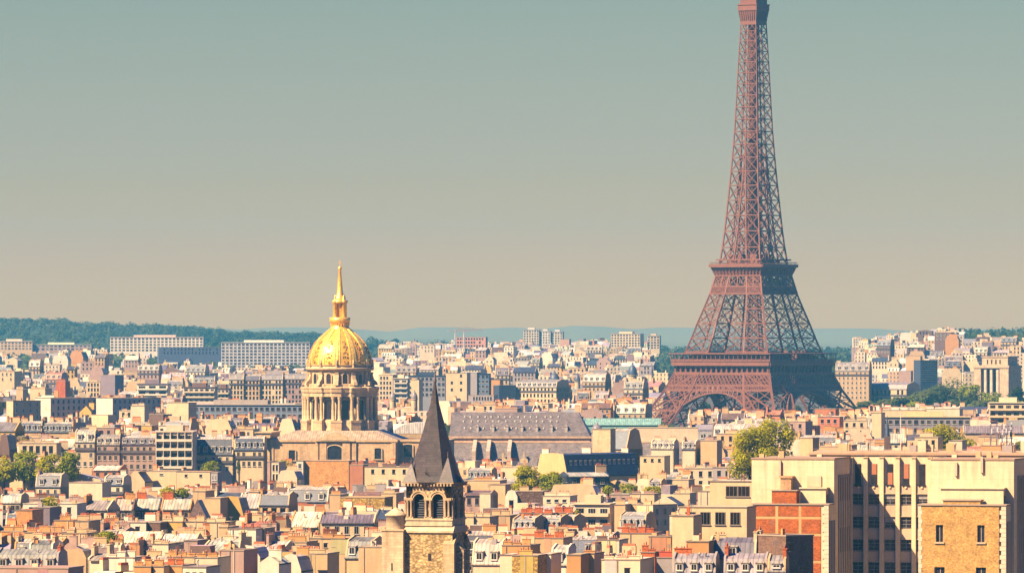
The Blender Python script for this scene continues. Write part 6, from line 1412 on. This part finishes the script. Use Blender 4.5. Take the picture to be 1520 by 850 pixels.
tree(258, 284, 722, 736, 1952, 'darker bush beside the small olive bush', 'leafg', n=700, s=.3, seed=23, name='bush', group='bushes')
tree(296, 326, 682, 698, 2400, 'roof garden shrubs before the white apartment block', 'leafg', n=900, s=.3, seed=24, name='bush', group='bushes')
tree(405, 438, 681, 692, 2560, 'low green hedge under the church wall', n=900, s=.3, seed=25, name='bush', group='bushes')
tree(914, 950, 716, 738, 2050, 'small green tree behind the balconied block', 'leafg', n=1800, s=.32, seed=26)
tree(945, 992, 720, 738, 2060, 'low spreading yellow green tree beside the small green one', n=2000, s=.32, seed=27)
tree(893, 912, 719, 730, 2010, 'tiny green tree before the wide tan gable', 'leafg', n=600, s=.3, seed=28)
tree(62, 90, 736, 752, 1880, 'little green tree in the courtyard of the cream slate house', n=900, s=.28, seed=29)
tree(852, 860, 755, 766, 1755, 'potted yellow green shrub on the balconied block', n=260, s=.2, seed=30, name='bush', group='bushes')
tree(1500, 1530, 652, 672, 2200, 'dark green tree at the right edge behind the aerial frame', 'leafg', n=1400, seed=31)
tree(352, 357, 676, 700, 2395, 'slim dark cypress before the white apartment block', 'leafd', n=300, s=.25, lobes=4, seed=32, name='cypress')
k_ = 0
for a, b, y0, y1, d in ((1355, 1400, 575, 600, 4250), (1390, 1440, 556, 600, 4300), (1420, 1462, 566, 604, 4260), (1335, 1372, 585, 606, 4220), (1300, 1340, 590, 607, 4200), (1450, 1500, 580, 606, 4240), (1490, 1530, 572, 604, 4230), (1405, 1445, 582, 606, 4180), (1366, 1402, 590, 608, 4170), (1268, 1304, 594, 608, 4210), (1440, 1476, 592, 608, 4160), (1480, 1520, 590, 606, 4150), (1376, 1412, 566, 600, 4290), (1344, 1384, 578, 604, 4260), (1426, 1456, 574, 606, 4215), (1318, 1352, 586, 606, 4190), (1400, 1440, 592, 610, 4140), (1340, 1380, 594, 610, 4135)):
    k_ += 1; tree(a, b, y0, y1, d, ('dark green park tree below the palace pavilion and right of the iron tower'), 'leafg' if k_ % 3 == 0 else 'leafd', n=1700, s=.8, lobes=9, seed=40 + k_, name='park_tree', group='park trees below the palace pavilion')
for a, b, y0, y1 in ((1036, 1058, 596, 612), (1172, 1192, 600, 612)):
    k_ += 1; tree(a, b, y0, y1, 4290, 'green garden tree seen through the arches of the iron tower', 'leafd', n=700, s=.8, lobes=7, seed=40 + k_, name='park_tree', group='trees beyond the tower arches')

# far woods on the slopes: one mass
fm = MB(); rr = random.Random(77)
def wood(px, d, s):
    if blocked(px - 6, px + 6, d - 8, 16) or (985 < px < 1255 and d < 5600): return
    x = (px - CX) * d / F; g = ground(x, d)
    for k in range(rr.randint(2, 3)):
        r = s * rr.uniform(.3, .55); c = (x + rr.uniform(-.4, .4) * s, d + rr.uniform(-.4, .4) * s, g + s * rr.uniform(.35, .75)); leaf_cloud(fm, rr, c, r, r, r * .85, 17, s * .17, .75)
for _ in range(2600):
    px = rr.uniform(-60, 480); d = rr.uniform(5900, 9700)
    wood(px, d, rr.uniform(9, 16) if d < 7600 else rr.uniform(6, 11))
for _ in range(900): wood(rr.uniform(450, 1560), rr.uniform(6300, 9300), rr.uniform(8, 14))
for _ in range(900): wood(rr.uniform(300, 1560), rr.uniform(4500, 6300), rr.uniform(7, 13))
for _ in range(260): wood(rr.uniform(-40, 1560), rr.uniform(3050, 4000), rr.uniform(10, 18))
for a, b, d0, d1, n in ((560, 640, 6200, 6500, 90), (800, 890, 5900, 6500, 170), (890, 950, 6100, 6500, 80), (1425, 1560, 5850, 6500, 420), (1290, 1330, 6100, 6400, 30), (1400, 1430, 5700, 6000, 40), (780, 930, 5200, 5350, 60)):
    for _ in range(n): wood(rr.uniform(a, b), rr.uniform(d0, d1), rr.uniform(11, 17))
for _ in range(700): wood(rr.uniform(-80, 520), rr.uniform(9400, 9800), rr.uniform(5, 9))
for a, b, d0, d1, n in ((155, 320, 6250, 6550, 70), (140, 310, 6800, 7250, 60), (-20, 140, 6900, 7350, 120), (320, 470, 5900, 6250, 110)):
    for _ in range(n): wood(rr.uniform(a, b), rr.uniform(d0, d1), rr.uniform(9, 15))
tag(fm.build('forest', M['leafd']), 'hazy green woods covering the hills and slopes behind the city', 'woods', None, 'stuff')

# ------------------------------------------------------------------ haze
hz = MB(); hz.box(-2900, 2900, -280, 15400, -12, 340)
hm = bpy.data.materials.new('haze'); hm.use_nodes = True; t = hm.node_tree; t.nodes.clear(); ho = t.nodes.new('ShaderNodeOutputMaterial'); pv = t.nodes.new('ShaderNodeVolumePrincipled')
pv.inputs['Density'].default_value = HAZE_DENSITY; pv.inputs['Color'].default_value = (*HAZE_COLOR, 1); pv.inputs['Anisotropy'].default_value = 0.0
t.links.new(pv.outputs[0], ho.inputs['Volume']); hm.cycles.homogeneous_volume = True
tag(hz.build('haze', hm), kind='stuff')
